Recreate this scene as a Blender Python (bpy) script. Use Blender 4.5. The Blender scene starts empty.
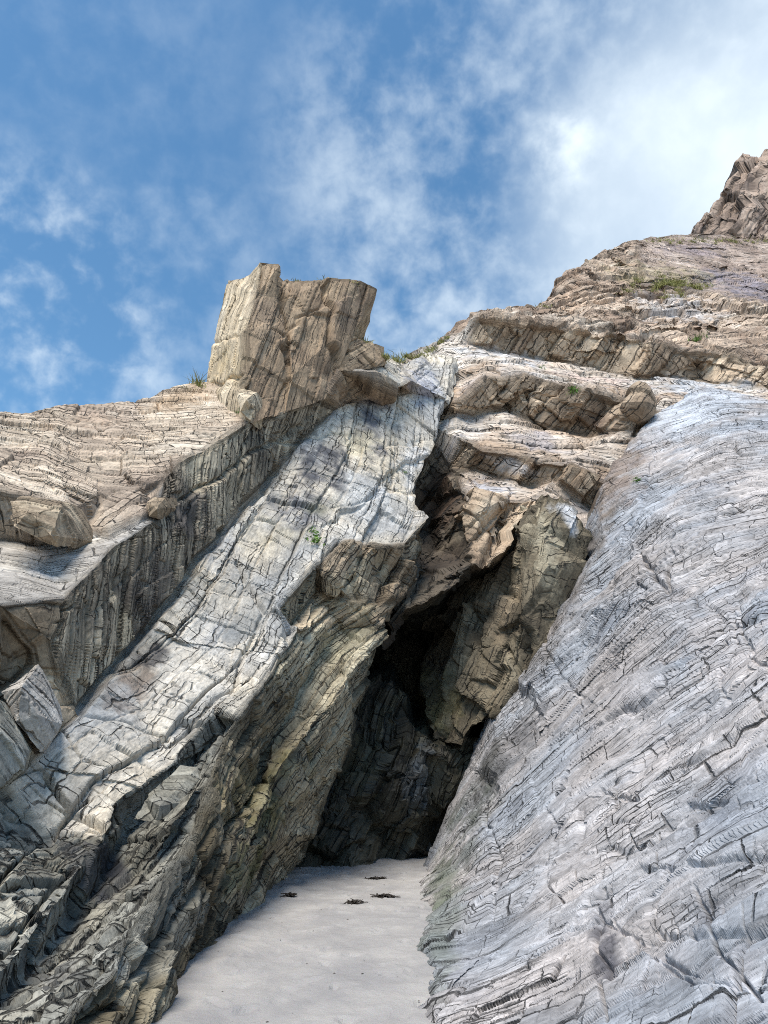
import bpy, math, random, time
import numpy as np
from mathutils import Vector, geometry

T00 = time.time()
SC = bpy.context.scene
COL = SC.collection
# ------------------------------------------------------------------ camera
FPX, PITCH = 720.0, math.radians(20)
CAM = np.array([0.0, 0.0, 1.6])
cd = bpy.data.cameras.new('camera')
cam = bpy.data.objects.new('camera', cd)
COL.objects.link(cam)
cam.location = CAM
cam.rotation_euler = (math.radians(90) + PITCH, 0, 0)
cd.sensor_fit = 'VERTICAL'
cd.sensor_height = 36
cd.lens = 36 * FPX / 1024
cd.clip_start = 0.05
cd.clip_end = 3000
SC.camera = cam
SC.render.resolution_x, SC.render.resolution_y = 768, 1024
# ------------------------------------------------------------------ view / light
SC.view_settings.view_transform = 'Standard'
SC.view_settings.look = 'None'
SC.view_settings.gamma = 1
SC.cycles.use_denoising = False
SC.cycles.filter_width = 1.0
SC.cycles.max_bounces = 5
SC.cycles.diffuse_bounces = 3
SC.view_settings.exposure = 0.32
SUN_EL, SUN_AZ = 64.0, -156.0            # azimuth clockwise from +Y (straight ahead): high, left, behind the viewer
W = bpy.data.worlds.new('World')
SC.world = W
W.use_nodes = True


def nd(nt, typ, **kw):
    n = nt.nodes.new(typ)
    for k, v in kw.items():
        if k.startswith('i_'):
            n.inputs[k[2:].replace('_', ' ')].default_value = v
        else:
            setattr(n, k, v)
    return n


def ray_dir(px, py):
    a, b = (px - 384) / FPX, (512 - py) / FPX
    c, s = math.cos(PITCH), math.sin(PITCH)
    return np.array([a, c - b * s, s + b * c])


def at(px, py, Y):
    d = ray_dir(px, py)
    return CAM + d * (Y / d[1])


def ground_y(px, py, z=0.0):
    d = ray_dir(px, py)
    return (z - CAM[2]) / d[2] * d[1]


def build_world():
    nt = W.node_tree
    nt.nodes.clear()
    L = nt.links.new
    out = nd(nt, 'ShaderNodeOutputWorld')
    bg = nd(nt, 'ShaderNodeBackground')
    bg.inputs['Strength'].default_value = 0.135
    sky = nd(nt, 'ShaderNodeTexSky')
    sky.sky_type = 'NISHITA'
    sky.sun_disc = False
    sky.sun_elevation = math.radians(SUN_EL)
    sky.sun_rotation = math.radians(SUN_AZ)
    sky.altitude = 0
    sky.air_density = 1.0
    sky.dust_density = 0.4
    sky.ozone_density = 2.5
    tc = nd(nt, 'ShaderNodeTexCoord')
    # cloud field in sky directions
    n1 = nd(nt, 'ShaderNodeTexNoise', i_Scale=6.0, i_Detail=7.0, i_Roughness=0.5, i_Distortion=0.1)
    n2 = nd(nt, 'ShaderNodeTexNoise', i_Scale=30.0, i_Detail=4.0, i_Roughness=0.55, i_Distortion=0.15)
    L(tc.outputs['Generated'], n1.inputs['Vector'])
    L(tc.outputs['Generated'], n2.inputs['Vector'])

    def math_(op, a, b=None, clamp=False):
        m = nd(nt, 'ShaderNodeMath', operation=op)
        m.use_clamp = clamp
        for i, x in enumerate((a, b)):
            if x is None:
                continue
            if isinstance(x, (int, float)):
                m.inputs[i].default_value = x
            else:
                L(x, m.inputs[i])
        return m.outputs[0]

    def blob(px, py, inner, outer, amt):
        d = ray_dir(px, py)
        d = d / np.linalg.norm(d)
        vm = nd(nt, 'ShaderNodeVectorMath', operation='DOT_PRODUCT')
        L(tc.outputs['Generated'], vm.inputs[0])
        vm.inputs[1].default_value = tuple(d)
        mr = nd(nt, 'ShaderNodeMapRange', interpolation_type='SMOOTHSTEP')
        L(vm.outputs['Value'], mr.inputs['Value'])
        mr.inputs['From Min'].default_value = math.cos(math.radians(outer))
        mr.inputs['From Max'].default_value = math.cos(math.radians(inner))
        mr.inputs['To Max'].default_value = amt
        return mr.outputs[0]
    acc = None
    for b in CLOUDS:
        o = blob(*b)
        acc = o if acc is None else math_('MAXIMUM', acc, o)
    nn = math_('ADD', math_('MULTIPLY', n1.outputs['Fac'], 0.75), math_('MULTIPLY', n2.outputs['Fac'], 0.45))
    mr = nd(nt, 'ShaderNodeMapRange', interpolation_type='SMOOTHSTEP')
    L(nn, mr.inputs['Value'])
    mr.inputs['From Min'].default_value = 0.47
    mr.inputs['From Max'].default_value = 0.92
    mask = math_('MULTIPLY', mr.outputs[0], acc, True)
    # bright veil of thin cloud toward the hidden sun
    veil = blob(770, 215, 0, 20, 0.85)
    vm_ = (math_('MULTIPLY', veil, math_('ADD', math_('MULTIPLY', n1.outputs['Fac'], 0.7), 0.5), True))
    mask2 = math_('SUBTRACT', 1.0, math_('MULTIPLY', math_('SUBTRACT', 1.0, mask), math_('SUBTRACT', 1.0, vm_)), True)
    hs = nd(nt, 'ShaderNodeHueSaturation')
    hs.inputs['Hue'].default_value = SKYHUE
    hs.inputs['Saturation'].default_value = 1.15
    hs.inputs['Value'].default_value = SKYVAL
    L(sky.outputs[0], hs.inputs['Color'])
    mx = nd(nt, 'ShaderNodeMix', data_type='RGBA')
    L(mask2, mx.inputs['Factor'])
    L(hs.outputs[0], mx.inputs[6])
    mx.inputs[7].default_value = CLOUDCOL
    L(mx.outputs[2], bg.inputs['Color'])
    L(bg.outputs[0], out.inputs['Surface'])


SKYHUE, SKYVAL = 0.489, 1.15
CLOUDCOL = (6.4, 7.1, 7.5, 1)
CLOUDS = [(450, 170, 0, 17, .55), (470, 20, 0, 14, .4), (440, 310, 0, 12, .6), (0, 330, 3, 15, 1.0), (520, 260, 0, 12, .55),
          (562, 152, .5, 4, 1), (-300, 500, 10, 30, .8), (1000, -400, 10, 40, .6), (90, 30, 0, 14, .15), (180, 290, 0, 12, .3)]
build_world()

sl = bpy.data.lights.new('sun', 'SUN')
sl.energy = 4.2
sl.angle = math.radians(30)
sl.color = (1.0, 0.93, 0.83)
sun = bpy.data.objects.new('sun', sl)
COL.objects.link(sun)
_e, _a = math.radians(SUN_EL), math.radians(SUN_AZ)
sd = Vector((math.cos(_e) * math.sin(_a), math.cos(_e) * math.cos(_a), math.sin(_e)))
sun.rotation_euler = sd.to_track_quat('Z', 'Y').to_euler()

# ------------------------------------------------------------------ numpy noise
U32 = np.uint32


def _mix(h):
    h = h ^ (h >> U32(15))
    h = h * U32(0x2c1b3c6d)
    h = h ^ (h >> U32(12))
    h = h * U32(0x297a2d39)
    return h ^ (h >> U32(15))


def hsh(*ints):
    with np.errstate(over='ignore'):
        h = None
        for i, a in enumerate(ints):
            a = (a if isinstance(a, np.ndarray) else np.array(a)).astype(np.int64).astype(U32)
            h = _mix(a + U32(0x9e3779b9)) if h is None else _mix(h * U32(31) + a + U32(0x85ebca6b))
    return h.astype(np.float64) / 4294967295.0


def vnoise(p, seed=0):
    i = np.floor(p).astype(np.int64)
    f = p - i
    f = f * f * f * (f * (f * 6 - 15) + 10)
    r = 0
    for dx in (0, 1):
        wx = f[:, 0] if dx else 1 - f[:, 0]
        for dy in (0, 1):
            wy = f[:, 1] if dy else 1 - f[:, 1]
            for dz in (0, 1):
                wz = f[:, 2] if dz else 1 - f[:, 2]
                r = r + wx * wy * wz * hsh(i[:, 0] + dx, i[:, 1] + dy, i[:, 2] + dz, seed)
    return r * 2 - 1


ROT = np.array([[0.36, 0.48, -0.8], [-0.8, 0.60, 0.0], [0.48, 0.64, 0.60]])


def fbm(p, oct=4, seed=0, gain=0.5):
    a, s, r = 1.0, 0.0, 0
    for o in range(oct):
        r = r + a * vnoise(p, seed + o * 17)
        s += a
        a *= gain
        p = (p @ ROT.T) * 2.03 + 11.3
    return r / s


def lattice(x, seed, key=0):
    """jittered 1-D lattice with unit spacing: cell id, distance to nearest boundary, signed offset from centre"""
    i = np.floor(x).astype(np.int64)
    j = lambda k: k + 0.70 * (hsh(k, key, seed) - 0.5)
    b0 = j(i)
    lo = x < b0
    i = np.where(lo, i - 1, i)
    bl = j(i)
    br = j(i + 1)
    up = x >= br
    i = np.where(up, i + 1, i)
    bl = np.where(up, br, bl)
    br = j(i + 1)
    d = np.minimum(x - bl, br - x)
    return i, d, (x - (bl + br) * 0.5) / np.maximum(br - bl, 1e-3)


def unit(v):
    v = np.array(v, float)
    return v / np.linalg.norm(v)


def frame(u, n):
    w = unit(n)
    v = unit(np.cross(w, u))
    u = np.cross(v, w)
    return np.stack([unit(u), v, w])


def blocks(q, su, sv, sw, seed):
    iv, dv, ov = lattice(q[:, 1] / sv, seed)
    ku = hsh(iv, seed + 5)
    iu, du, ou = lattice(q[:, 0] / (su * (0.6 + 0.9 * ku)) + 13 * ku + (hsh(iv, seed + 8) - .5) * .3 * q[:, 1] / sv, seed + 1, iv)
    iw, dw, ow = lattice(q[:, 2] / sw + 7.1 * ku, seed + 2, iv)
    h = hsh(iu, iv, iw, seed + 3)
    h2 = hsh(iu, iv, iw, seed + 4)
    h3 = hsh(iu, iv, iw, seed + 6)
    dmin = np.minimum(dv * sv, du * su)
    return h * 2 - 1, h2 * 2 - 1, h3 * 2 - 1, dmin, ou, ov, hsh(iv, seed + 9) * 2 - 1, dv * sv


# ------------------------------------------------------------------ mesh refinement
def project(P):
    r = P - CAM
    c, s = math.cos(PITCH), math.sin(PITCH)
    fw = r[:, 1] * c + r[:, 2] * s
    up = -r[:, 1] * s + r[:, 2] * c
    fw = np.maximum(fw, 0.05)
    return np.stack([384 + FPX * r[:, 0] / fw, 512 - FPX * up / fw], 1)


def refine(V, T, R, k, coarse):
    for it in range(22):
        E = np.sort(np.concatenate([T[:, [0, 1]], T[:, [1, 2]], T[:, [2, 0]]]), 1)
        key = E[:, 0].astype(np.int64) * len(V) + E[:, 1]
        uk, inv = np.unique(key, return_inverse=True)
        a, b = (uk // len(V)), (uk % len(V))
        pr = project(V)
        wl = np.linalg.norm(V[a] - V[b], axis=1)
        mid = (V[a] + V[b]) / 2
        dist = np.linalg.norm(mid - CAM, axis=1)
        wpx = wl / dist * FPX
        spx = np.linalg.norm(pr[a] - pr[b], axis=1)
        eff = np.maximum(np.minimum(spx, wpx), 0.55 * wpx)
        m = (pr[a] + pr[b]) / 2
        outf = (m[:, 0] < -20) | (m[:, 0] > 788) | (m[:, 1] < -20) | (m[:, 1] > 1044) | (mid[:, 1] < 0.5)
        ct = np.zeros(len(uk), bool)
        ct[inv] = np.tile(np.isin(R, list(coarse)), 3)
        thr = k * np.where(outf | ct, 6.0, 1.0)
        mark = eff > thr
        if not mark.any():
            break
        nid = np.full(len(uk), -1)
        nid[mark] = len(V) + np.arange(mark.sum())
        V = np.concatenate([V, mid[mark]])
        n = len(T)
        em = nid[inv].reshape(3, n).T        # edges 01,12,20
        cnt = (em >= 0).sum(1)
        nt_, nr_ = [T[cnt == 0]], [R[cnt == 0]]
        for e in range(3):
            s = (cnt == 1) & (em[:, e] >= 0)
            t = np.roll(T[s], -e, axis=1)
            mm = em[s, e]
            nt_ += [np.stack([t[:, 0], mm, t[:, 2]], 1), np.stack([mm, t[:, 1], t[:, 2]], 1)]
            nr_ += [R[s], R[s]]
            s = (cnt == 2) & (em[:, e] < 0)          # unmarked edge e rotated to 0-1
            t = np.roll(T[s], -e, axis=1)
            q = np.roll(em[s], -e, axis=1)
            m12, m20 = q[:, 1], q[:, 2]
            nt_ += [np.stack([t[:, 2], m20, m12], 1), np.stack([t[:, 0], t[:, 1], m12], 1), np.stack([t[:, 0], m12, m20], 1)]
            nr_ += [R[s]] * 3
        s = cnt == 3
        t, q = T[s], em[s]
        nt_ += [np.stack([t[:, 0], q[:, 0], q[:, 2]], 1), np.stack([t[:, 1], q[:, 1], q[:, 0]], 1),
                np.stack([t[:, 2], q[:, 2], q[:, 1]], 1), q]
        nr_ += [R[s]] * 4
        T = np.concatenate(nt_)
        R = np.concatenate(nr_)
        if len(T) > 2500000:
            break
    return V, T, R


def vsum(idx, val, n):
    return np.stack([np.bincount(idx, val[:, c], n) for c in range(val.shape[1])], 1)


def vnormals(V, T):
    a, b, c = V[T[:, 0]], V[T[:, 1]], V[T[:, 2]]
    fn = np.cross(b - a, c - a)
    fn /= np.maximum(np.linalg.norm(fn, axis=1, keepdims=True), 1e-12)
    n = sum(vsum(T[:, k], fn, len(V)) for k in range(3))
    return n / np.maximum(np.linalg.norm(n, axis=1, keepdims=True), 1e-9)


def edges_of(T, nv):
    E = np.sort(np.concatenate([T[:, [0, 1]], T[:, [1, 2]], T[:, [2, 0]]]), 1)
    uk = np.unique(E[:, 0].astype(np.int64) * nv + E[:, 1])
    return uk // nv, uk % nv


def smooth(A, ea, eb, it):
    n = len(A)
    deg = np.bincount(ea, minlength=n) + np.bincount(eb, minlength=n) + 1.0
    for _ in range(it):
        A = (A + vsum(ea, A[eb], n) + vsum(eb, A[ea], n)) / deg[:, None]
    return A


# ------------------------------------------------------------------ colours
def S(r, g, b):
    f = lambda c: ((c / 255 + 0.055) / 1.055) ** 2.4 if c > 10 else c / 255 / 12.92
    return np.array([f(r), f(g), f(b)])


# palettes: (base, second, third, block variation, fine speckle)
PAL = {
    'terrace': (S(188, 172, 152), S(156, 138, 122), S(208, 196, 178), 0.18),
    'ledge': (S(182, 178, 172), S(156, 150, 142), S(206, 198, 184), 0.10),
    'wall': (S(182, 170, 148), S(104, 95, 84), S(212, 198, 170), 0.26),
    'endface': (S(176, 158, 134), S(124, 108, 88), S(202, 186, 160), 0.18),
    'slab': (S(174, 173, 170), S(206, 195, 176), S(126, 130, 136), 0.2),
    'beds': (S(166, 166, 158), S(116, 113, 102), S(208, 202, 184), 0.32),
    'under': (S(160, 150, 128), S(96, 87, 68), S(204, 194, 168), 0.30),
    'pinnacle': (S(160, 139, 114), S(126, 106, 86), S(190, 170, 142), 0.16),  # the stack's shaded front is put into the colour
    'flank': (S(196, 178, 150), S(172, 154, 128), S(212, 198, 174), 0.09),  # the stack's brighter lit side is put into the colour
    'riser': (S(188, 168, 144), S(132, 112, 92), S(214, 198, 174), 0.22),
    'upslab': (S(206, 196, 184), S(176, 154, 132), S(168, 164, 164), 0.18),
    'crestslab': (S(176, 158, 144), S(142, 124, 112), S(192, 180, 170), 0.16),
    'rubble': (S(188, 168, 148), S(148, 126, 108), S(210, 198, 182), 0.22),
    'right': (S(153, 157, 163), S(172, 166, 163), S(118, 123, 132), 0.2),
    'cave': (S(78, 74, 60), S(44, 43, 38), S(104, 100, 84), 0.26),  # cave darkness put into the colour, far below the open rock
    'wedge': (S(116, 106, 88), S(60, 54, 44), S(158, 148, 126), 0.24),
    'recess': (S(112, 102, 88), S(66, 57, 48), S(156, 144, 124), 0.22),  # shade of the hollow put into a darker brown
    'crag': (S(160, 140, 124), S(120, 104, 94), S(184, 168, 154), 0.18),
}

# ------------------------------------------------------------------ fabrics (joint systems)
# level: (su, sv, sw, amp, tilt, crack depth, crack width)
UB = unit((2.35, 8.5, 5.5))
NS = (-0.25, -0.62, 0.74)
GR = unit(at(700, 722, 7.5) - at(600, 800, 8.4))
FAB = {
    'terrace': dict(F=frame((1, .5, .1), (0, -.55, .84)), warp=(.18, .7),
                    lv=[(1.5, .5, .8, .06, .03, .05, .03), (.5, .16, .4, .022, .02, .03, .012), (.16, .06, .2, .008, .01, .01, .006)], fb=(.05, .8, .015, 6)),
    'ledge': dict(F=frame((1, .6, .2), (0, -.6, .8)), warp=(.1, .6),
                  lv=[(1.2, .5, 2, .02, .01, .02, .012), (.4, .12, 1, .006, .005, .008, .006)], fb=(.02, 1, .006, 6)),
    'wall': dict(F=frame((.10, -.06, 1), (.75, -.65, -.1)), warp=(.05, .9),
                 lv=[(2.2, .45, 3, .05, .02, .05, .02), (1.3, .17, 2, .05, .03, .08, .02), (.6, .08, 2, .022, .015, .03, .010)], fb=(.04, .9, .010, 7)),
    'endface': dict(F=frame((.2, .3, 1), (-.2, -.9, 0)), warp=(.15, .9),
                    lv=[(.9, .4, 1, .07, .07, .05, .02), (.35, .12, 1, .02, .02, .02, .01)], fb=(.04, 1, .012, 6)),
    'slab': dict(F=frame(UB, NS), warp=(.10, .4),
                 lv=[(2.0, .85, .9, .10, .04, .08, .025), (.5, .30, .6, .028, .022, .05, .015), (.17, .11, .3, .004, .005, .008, .005)], fb=(.05, .6, .007, 6)),
    'beds': dict(F=frame(UB, NS), warp=(.05, .4),
                 lv=[(1.6, .50, .5, .11, .02, .10, .03), (.34, .21, .35, .040, .022, .07, .020), (.13, .09, .2, .008, .008, .012, .006)], fb=(.02, .8, .008, 8)),
    'under': dict(F=frame(UB, (.62, -.62, .1)), warp=(.08, .6),
                  lv=[(1.5, .42, .6, .13, .05, .10, .04), (.42, .17, .3, .050, .035, .05, .018), (.16, .07, .2, .012, .010, .012, .006)], fb=(.05, .9, .012, 8)),
    'pinnacle': dict(F=frame((.22, .1, 1), (.3, -.95, 0)), warp=(.05, .5),
                     lv=[(4.5, .85, 1.5, .13, .07, .08, .035), (3.2, .26, 1.5, .028, .03, .04, .02), (1.6, .10, 1, .010, .012, .012, .010)], fb=(.03, .7, .008, 5)),
    'flank': dict(F=frame((.25, .1, 1), (-.75, -.6, .1)), warp=(.1, .5),
                  lv=[(3.5, .7, 1.5, .07, .04, .05, .03), (1.5, .2, 1.5, .016, .02, .02, .014), (.6, .07, 1, .006, .01, .006, .008)], fb=(.05, .7, .010, 5)),
    'riser': dict(F=frame((.75, .1, 1), (.1, -1, -.1)), warp=(.10, .4),
                  lv=[(2.4, .95, 1.0, .26, .18, .10, .05), (1.0, .34, .7, .07, .08, .05, .02), (.3, .12, .4, .015, .015, .02, .01)], fb=(.05, .6, .015, 4)),
    'upslab': dict(F=frame((1, .35, -.1), (.1, -.75, .65)), warp=(.10, .3),
                   lv=[(3.0, 1.1, 1.2, .12, .06, .10, .04), (1.0, .38, .7, .035, .03, .05, .02), (.3, .12, .4, .008, .008, .012, .01)], fb=(.04, .5, .010, 4)),
    'rubble': dict(F=frame((1, .3, .5), (.1, -.8, .6)), warp=(.2, .4),
                   lv=[(2.4, 1.1, 1.2, .28, .22, .22, .08), (.9, .4, .7, .14, .12, .10, .03), (.35, .14, .4, .03, .04, .03, .012)], fb=(.30, .4, .04, 4)),
    'right': dict(F=frame(GR, (-.75, -.45, .5)), warp=(.08, .35), shingle=.35,
                  lv=[(2.6, .62, .8, .055, .03, .05, .02), (.60, .15, .6, .018, .018, .035, .012), (.17, .05, .3, .004, .005, .01, .004)], fb=(.10, .5, .005, 8)),
    'cave': dict(F=frame((.5, .1, 1), (0, -1, 0)), warp=(.25, .6),
                 lv=[(1.1, .5, .8, .15, .12, .10, .04), (.4, .14, .4, .05, .06, .04, .015), (.15, .05, .4, .012, .012, .012, .008)], fb=(.15, .7, .02, 6)),
    'wedge': dict(F=frame((.45, .1, 1), (-.3, -.95, -.1)), warp=(.25, .5),
                  lv=[(2.2, .6, 1.2, .16, .22, .10, .03), (.9, .24, .8, .06, .11, .05, .018), (.35, .1, .4, .02, .03, .02, .01)], fb=(.12, .6, .02, 5)),
    'block': dict(F=frame((1, .3, .1), (-.1, -.8, .5)), warp=(.04, .8),
                  lv=[(.5, .22, 1, .02, .015, .03, .012), (.2, .08, 1, .005, .006, .008, .008)], fb=(.015, 1, .006, 6)),
    'crag': dict(F=frame((.6, .1, 1), (.1, -1, 0)), warp=(.8, .15),
                 lv=[(7, 2.6, 3, .7, .4, .5, .2), (2.2, .8, 2, .25, .2, .2, .08), (.8, .3, 2, .05, .05, .05, .03)], fb=(.6, .2, .1, 1.5)),
}


def fabric(P, f, seed):
    F = FAB[f]
    wa, ws = F['warp']
    q = P @ F['F'].T
    wv = np.stack([vnoise(P * ws + 31, seed), vnoise(P * ws + 57, seed + 1), vnoise(P * ws + 93, seed + 2)], 1)
    wv2 = np.stack([vnoise(P * ws * 4.1 + 3, seed + 3), vnoise(P * ws * 4.1 + 7, seed + 4), np.zeros(len(P))], 1)
    q = q + .7 * wa * wv + wa * 0.05 * wv2
    disp = np.zeros(len(P))
    tone = np.zeros(len(P))
    hue = np.zeros(len(P))
    crack = np.zeros(len(P))
    gate = vnoise(P * 0.8 + 5, seed + 77) * .5 + .5      # how broken the rock is here
    px = np.linalg.norm(P - CAM, axis=1) / FPX
    for li, (su, sv, sw, amp, tilt, cdp, cw) in enumerate(F['lv']):
        sw = sw * 30
        cw = np.maximum(cw, 1.3 * px)
        fade = np.clip((sv / px - 3) / 3.5, 0, 1)
        h, h2, h3, d, ou, ov, hb, dvb = blocks(q, su, sv, sw, seed + 100 * li)
        g = (0.45 + 0.9 * gate if li else 1.0) * fade
        disp += g * amp * (0.55 * h + 0.45 * hb) + g * tilt * (h2 * ou + h3 * ov) * 1.7 + g * F.get('shingle', 0) * (sv * .22) * ov
        c = np.clip(1 - d / cw, 0, 1)
        c = c * c * (3 - 2 * c)
        keep = np.clip(0.35 + 0.8 * h3 + 0.3, 0.15, 1)
        disp -= g * cdp * c * keep
        wt = (0.45, 0.4, 0.15)[li] if li < 3 else 0
        tone += wt * h2
        hue += wt * (0.6 * h3 + 0.4 * hb)
        crack = np.maximum(crack, c * keep * fade * (1.0 if li < 2 else 0.4))
    a1, s1, a2, s2 = F['fb']
    disp += .6 * a1 * fbm(P * s1, 3, seed + 7) + a2 * fbm(q * np.array([s2 * .6, s2 * 1.6, s2]), 3, seed + 8)
    return disp, tone, hue, crack, q


def colour(P, q, tone, hue, crack, pal):
    A, B, C, var = PAL[pal]
    n1 = fbm(P * 0.55 + 9, 4, 301)
    n2 = fbm(q * np.array([.8, 2.6, 1.5]) + 3, 4, 333, .6)
    n3 = fbm(P * 6.0, 3, 355, .7)
    b = np.clip(0.42 + 1.3 * n1 + 0.45 * hue + 0.5 * n2, 0, 1)[:, None]
    c = np.clip(-0.15 + 1.5 * n2 + 0.5 * tone - .4 * n1, 0, 1)[:, None]
    col = A * (1 - b) + B * b
    col = col * (1 - c * .8) + C * c * .8
    col = col * (1 + var * (1.3 * tone + 0.7 * n3))[:, None]
    # colour darkened along the joints
    col = col * (1 - 0.45 * crack * np.clip(.6 + n1 * 1.2, 0, 1))[:, None]
    return np.clip(col, 0.004, 0.75)


# ------------------------------------------------------------------ materials
MATS = {}


def rock_material(name, rough=0.85, grain=30.0, bump=0.35, stretch=(1, 1, 1), spec=0.35, joints=(), jdark=.9, patch=1.1):
    if name in MATS:
        return MATS[name]
    m = bpy.data.materials.new(name)
    m.use_nodes = True
    nt = m.node_tree
    nt.nodes.clear()
    L = nt.links.new
    out = nd(nt, 'ShaderNodeOutputMaterial')
    bs = nd(nt, 'ShaderNodeBsdfPrincipled')
    L(bs.outputs[0], out.inputs[0])
    col = nd(nt, 'ShaderNodeAttribute', attribute_name='rock_colour')
    st = nd(nt, 'ShaderNodeAttribute', attribute_name='strata')
    mp = nd(nt, 'ShaderNodeMapping')
    mp.inputs['Scale'].default_value = stretch
    L(st.outputs['Vector'], mp.inputs[0])
    n1 = nd(nt, 'ShaderNodeTexNoise', i_Scale=grain, i_Detail=6.0, i_Roughness=0.7)
    n2 = nd(nt, 'ShaderNodeTexNoise', i_Scale=grain * .22, i_Detail=7.0, i_Roughness=0.65, i_Distortion=.4)
    L(mp.outputs[0], n1.inputs['Vector'])
    L(mp.outputs[0], n2.inputs['Vector'])
    r1 = nd(nt, 'ShaderNodeMapRange')
    L(n1.outputs['Fac'], r1.inputs['Value'])
    r1.inputs['From Min'].default_value = .3
    r1.inputs['From Max'].default_value = .7
    r1.inputs['To Min'].default_value = .62
    r1.inputs['To Max'].default_value = 1.32
    r2 = nd(nt, 'ShaderNodeMapRange')
    L(n2.outputs['Fac'], r2.inputs['Value'])
    r2.inputs['From Min'].default_value = .3
    r2.inputs['From Max'].default_value = .7
    r2.inputs['To Min'].default_value = .68
    r2.inputs['To Max'].default_value = 1.28
    mm = nd(nt, 'ShaderNodeMath', operation='MULTIPLY')
    L(r1.outputs[0], mm.inputs[0])
    L(r2.outputs[0], mm.inputs[1])
    vm = nd(nt, 'ShaderNodeVectorMath', operation='SCALE')
    L(col.outputs['Color'], vm.inputs[0])
    L(mm.outputs[0], vm.inputs['Scale'])
    L(vm.outputs[0], bs.inputs['Base Color'])
    bs.inputs['Roughness'].default_value = rough
    bs.inputs['Specular IOR Level'].default_value = spec
    # hairline joints: jointed cells in the rock's own strata coordinates, present in patches
    wn = nd(nt, 'ShaderNodeTexNoise', i_Scale=1.6, i_Detail=3.0, i_Roughness=.6)
    L(st.outputs['Vector'], wn.inputs['Vector'])
    wv = nd(nt, 'ShaderNodeVectorMath', operation='MULTIPLY_ADD')
    L(wn.outputs['Color'], wv.inputs[0])
    jl = None
    for ji, (su, sv, wd, am, lo) in enumerate(joints):
        if ji == 0:
            pass
            wv.inputs[1].default_value = (su * .4, sv * .8, 0)
            L(st.outputs['Vector'], wv.inputs[2])
        jm = nd(nt, 'ShaderNodeMapping')
        jm.inputs['Scale'].default_value = (1 / su, 1 / sv, .35)
        jm.inputs['Location'].default_value = (3.1 * ji, 1.7 * ji, 0)
        L(wv.outputs[0], jm.inputs[0])
        sp = nd(nt, 'ShaderNodeSeparateXYZ')
        L(jm.outputs[0], sp.inputs[0])

        def vor(feat, src):
            v_ = nd(nt, 'ShaderNodeTexVoronoi', voronoi_dimensions='1D', feature=feat, i_Scale=1.0, i_Randomness=.9)
            L(src, v_.inputs['W'])
            return v_
        ve, vcell = vor('DISTANCE_TO_EDGE', sp.outputs['Y']), vor('F1', sp.outputs['Y'])
        off = nd(nt, 'ShaderNodeMath', operation='MULTIPLY_ADD')      # every bed has its own cross joints
        L(vcell.outputs['Color'], off.inputs[0])
        off.inputs[1].default_value = 37.0
        sc2 = nd(nt, 'ShaderNodeSeparateColor')
        L(vcell.outputs['Color'], sc2.inputs[0])
        st2 = nd(nt, 'ShaderNodeMapRange')
        L(sc2.outputs[1], st2.inputs['Value'])
        st2.inputs['To Min'].default_value = .5
        st2.inputs['To Max'].default_value = 1.5
        xs_ = nd(nt, 'ShaderNodeMath', operation='MULTIPLY')
        L(sp.outputs['X'], xs_.inputs[0])
        L(st2.outputs[0], xs_.inputs[1])
        sl_ = nd(nt, 'ShaderNodeMapRange')
        L(sc2.outputs[2], sl_.inputs['Value'])
        sl_.inputs['To Min'].default_value = -.14
        sl_.inputs['To Max'].default_value = .14
        xy_ = nd(nt, 'ShaderNodeMath', operation='MULTIPLY_ADD')
        L(sp.outputs['Y'], xy_.inputs[0])
        L(sl_.outputs[0], xy_.inputs[1])
        L(xs_.outputs[0], xy_.inputs[2])
        L(xy_.outputs[0], off.inputs[2])
        ue, ucell = vor('DISTANCE_TO_EDGE', off.outputs[0]), vor('F1', off.outputs[0])
        du = nd(nt, 'ShaderNodeMath', operation='MULTIPLY')
        L(ue.outputs['Distance'], du.inputs[0])
        du.inputs[1].default_value = su / sv * 1.15
        # joints open and close along their length
        wob = nd(nt, 'ShaderNodeTexNoise', i_Scale=7.0, i_Detail=3.0, i_Roughness=.7)
        L(st.outputs['Vector'], wob.inputs['Vector'])
        wd_ = nd(nt, 'ShaderNodeMapRange')
        L(wob.outputs['Fac'], wd_.inputs['Value'])
        wd_.inputs['From Min'].default_value = .35
        wd_.inputs['From Max'].default_value = .65
        wd_.inputs['To Min'].default_value = wd * .35
        wd_.inputs['To Max'].default_value = wd * 1.9
        vo = nd(nt, 'ShaderNodeMath', operation='MINIMUM')
        L(ve.outputs['Distance'], vo.inputs[0])
        L(du.outputs[0], vo.inputs[1])
        mk = nd(nt, 'ShaderNodeTexNoise', i_Scale=patch + ji * patch, i_Detail=2.0)
        L(st.outputs['Vector'], mk.inputs['Vector'])
        mr_ = nd(nt, 'ShaderNodeMapRange')
        L(mk.outputs['Fac'], mr_.inputs['Value'])
        mr_.inputs['From Min'].default_value = lo
        mr_.inputs['From Max'].default_value = lo + .16
        mr_.inputs['To Max'].default_value = am
        ln = nd(nt, 'ShaderNodeMapRange', interpolation_type='SMOOTHSTEP')
        L(vo.outputs[0], ln.inputs['Value'])
        L(wd_.outputs[0], ln.inputs['From Max'])
        ln.inputs['To Min'].default_value = 1
        ln.inputs['To Max'].default_value = 0
        pm = nd(nt, 'ShaderNodeMath', operation='MULTIPLY')
        L(mr_.outputs[0], pm.inputs[0])
        L(ln.outputs[0], pm.inputs[1])
        if jl is None:
            first = [ucell.outputs['Color']]
            jl = pm.outputs[0]
        else:
            mxm = nd(nt, 'ShaderNodeMath', operation='MAXIMUM')
            L(jl, mxm.inputs[0])
            L(pm.outputs[0], mxm.inputs[1])
            jl = mxm.outputs[0]
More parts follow.
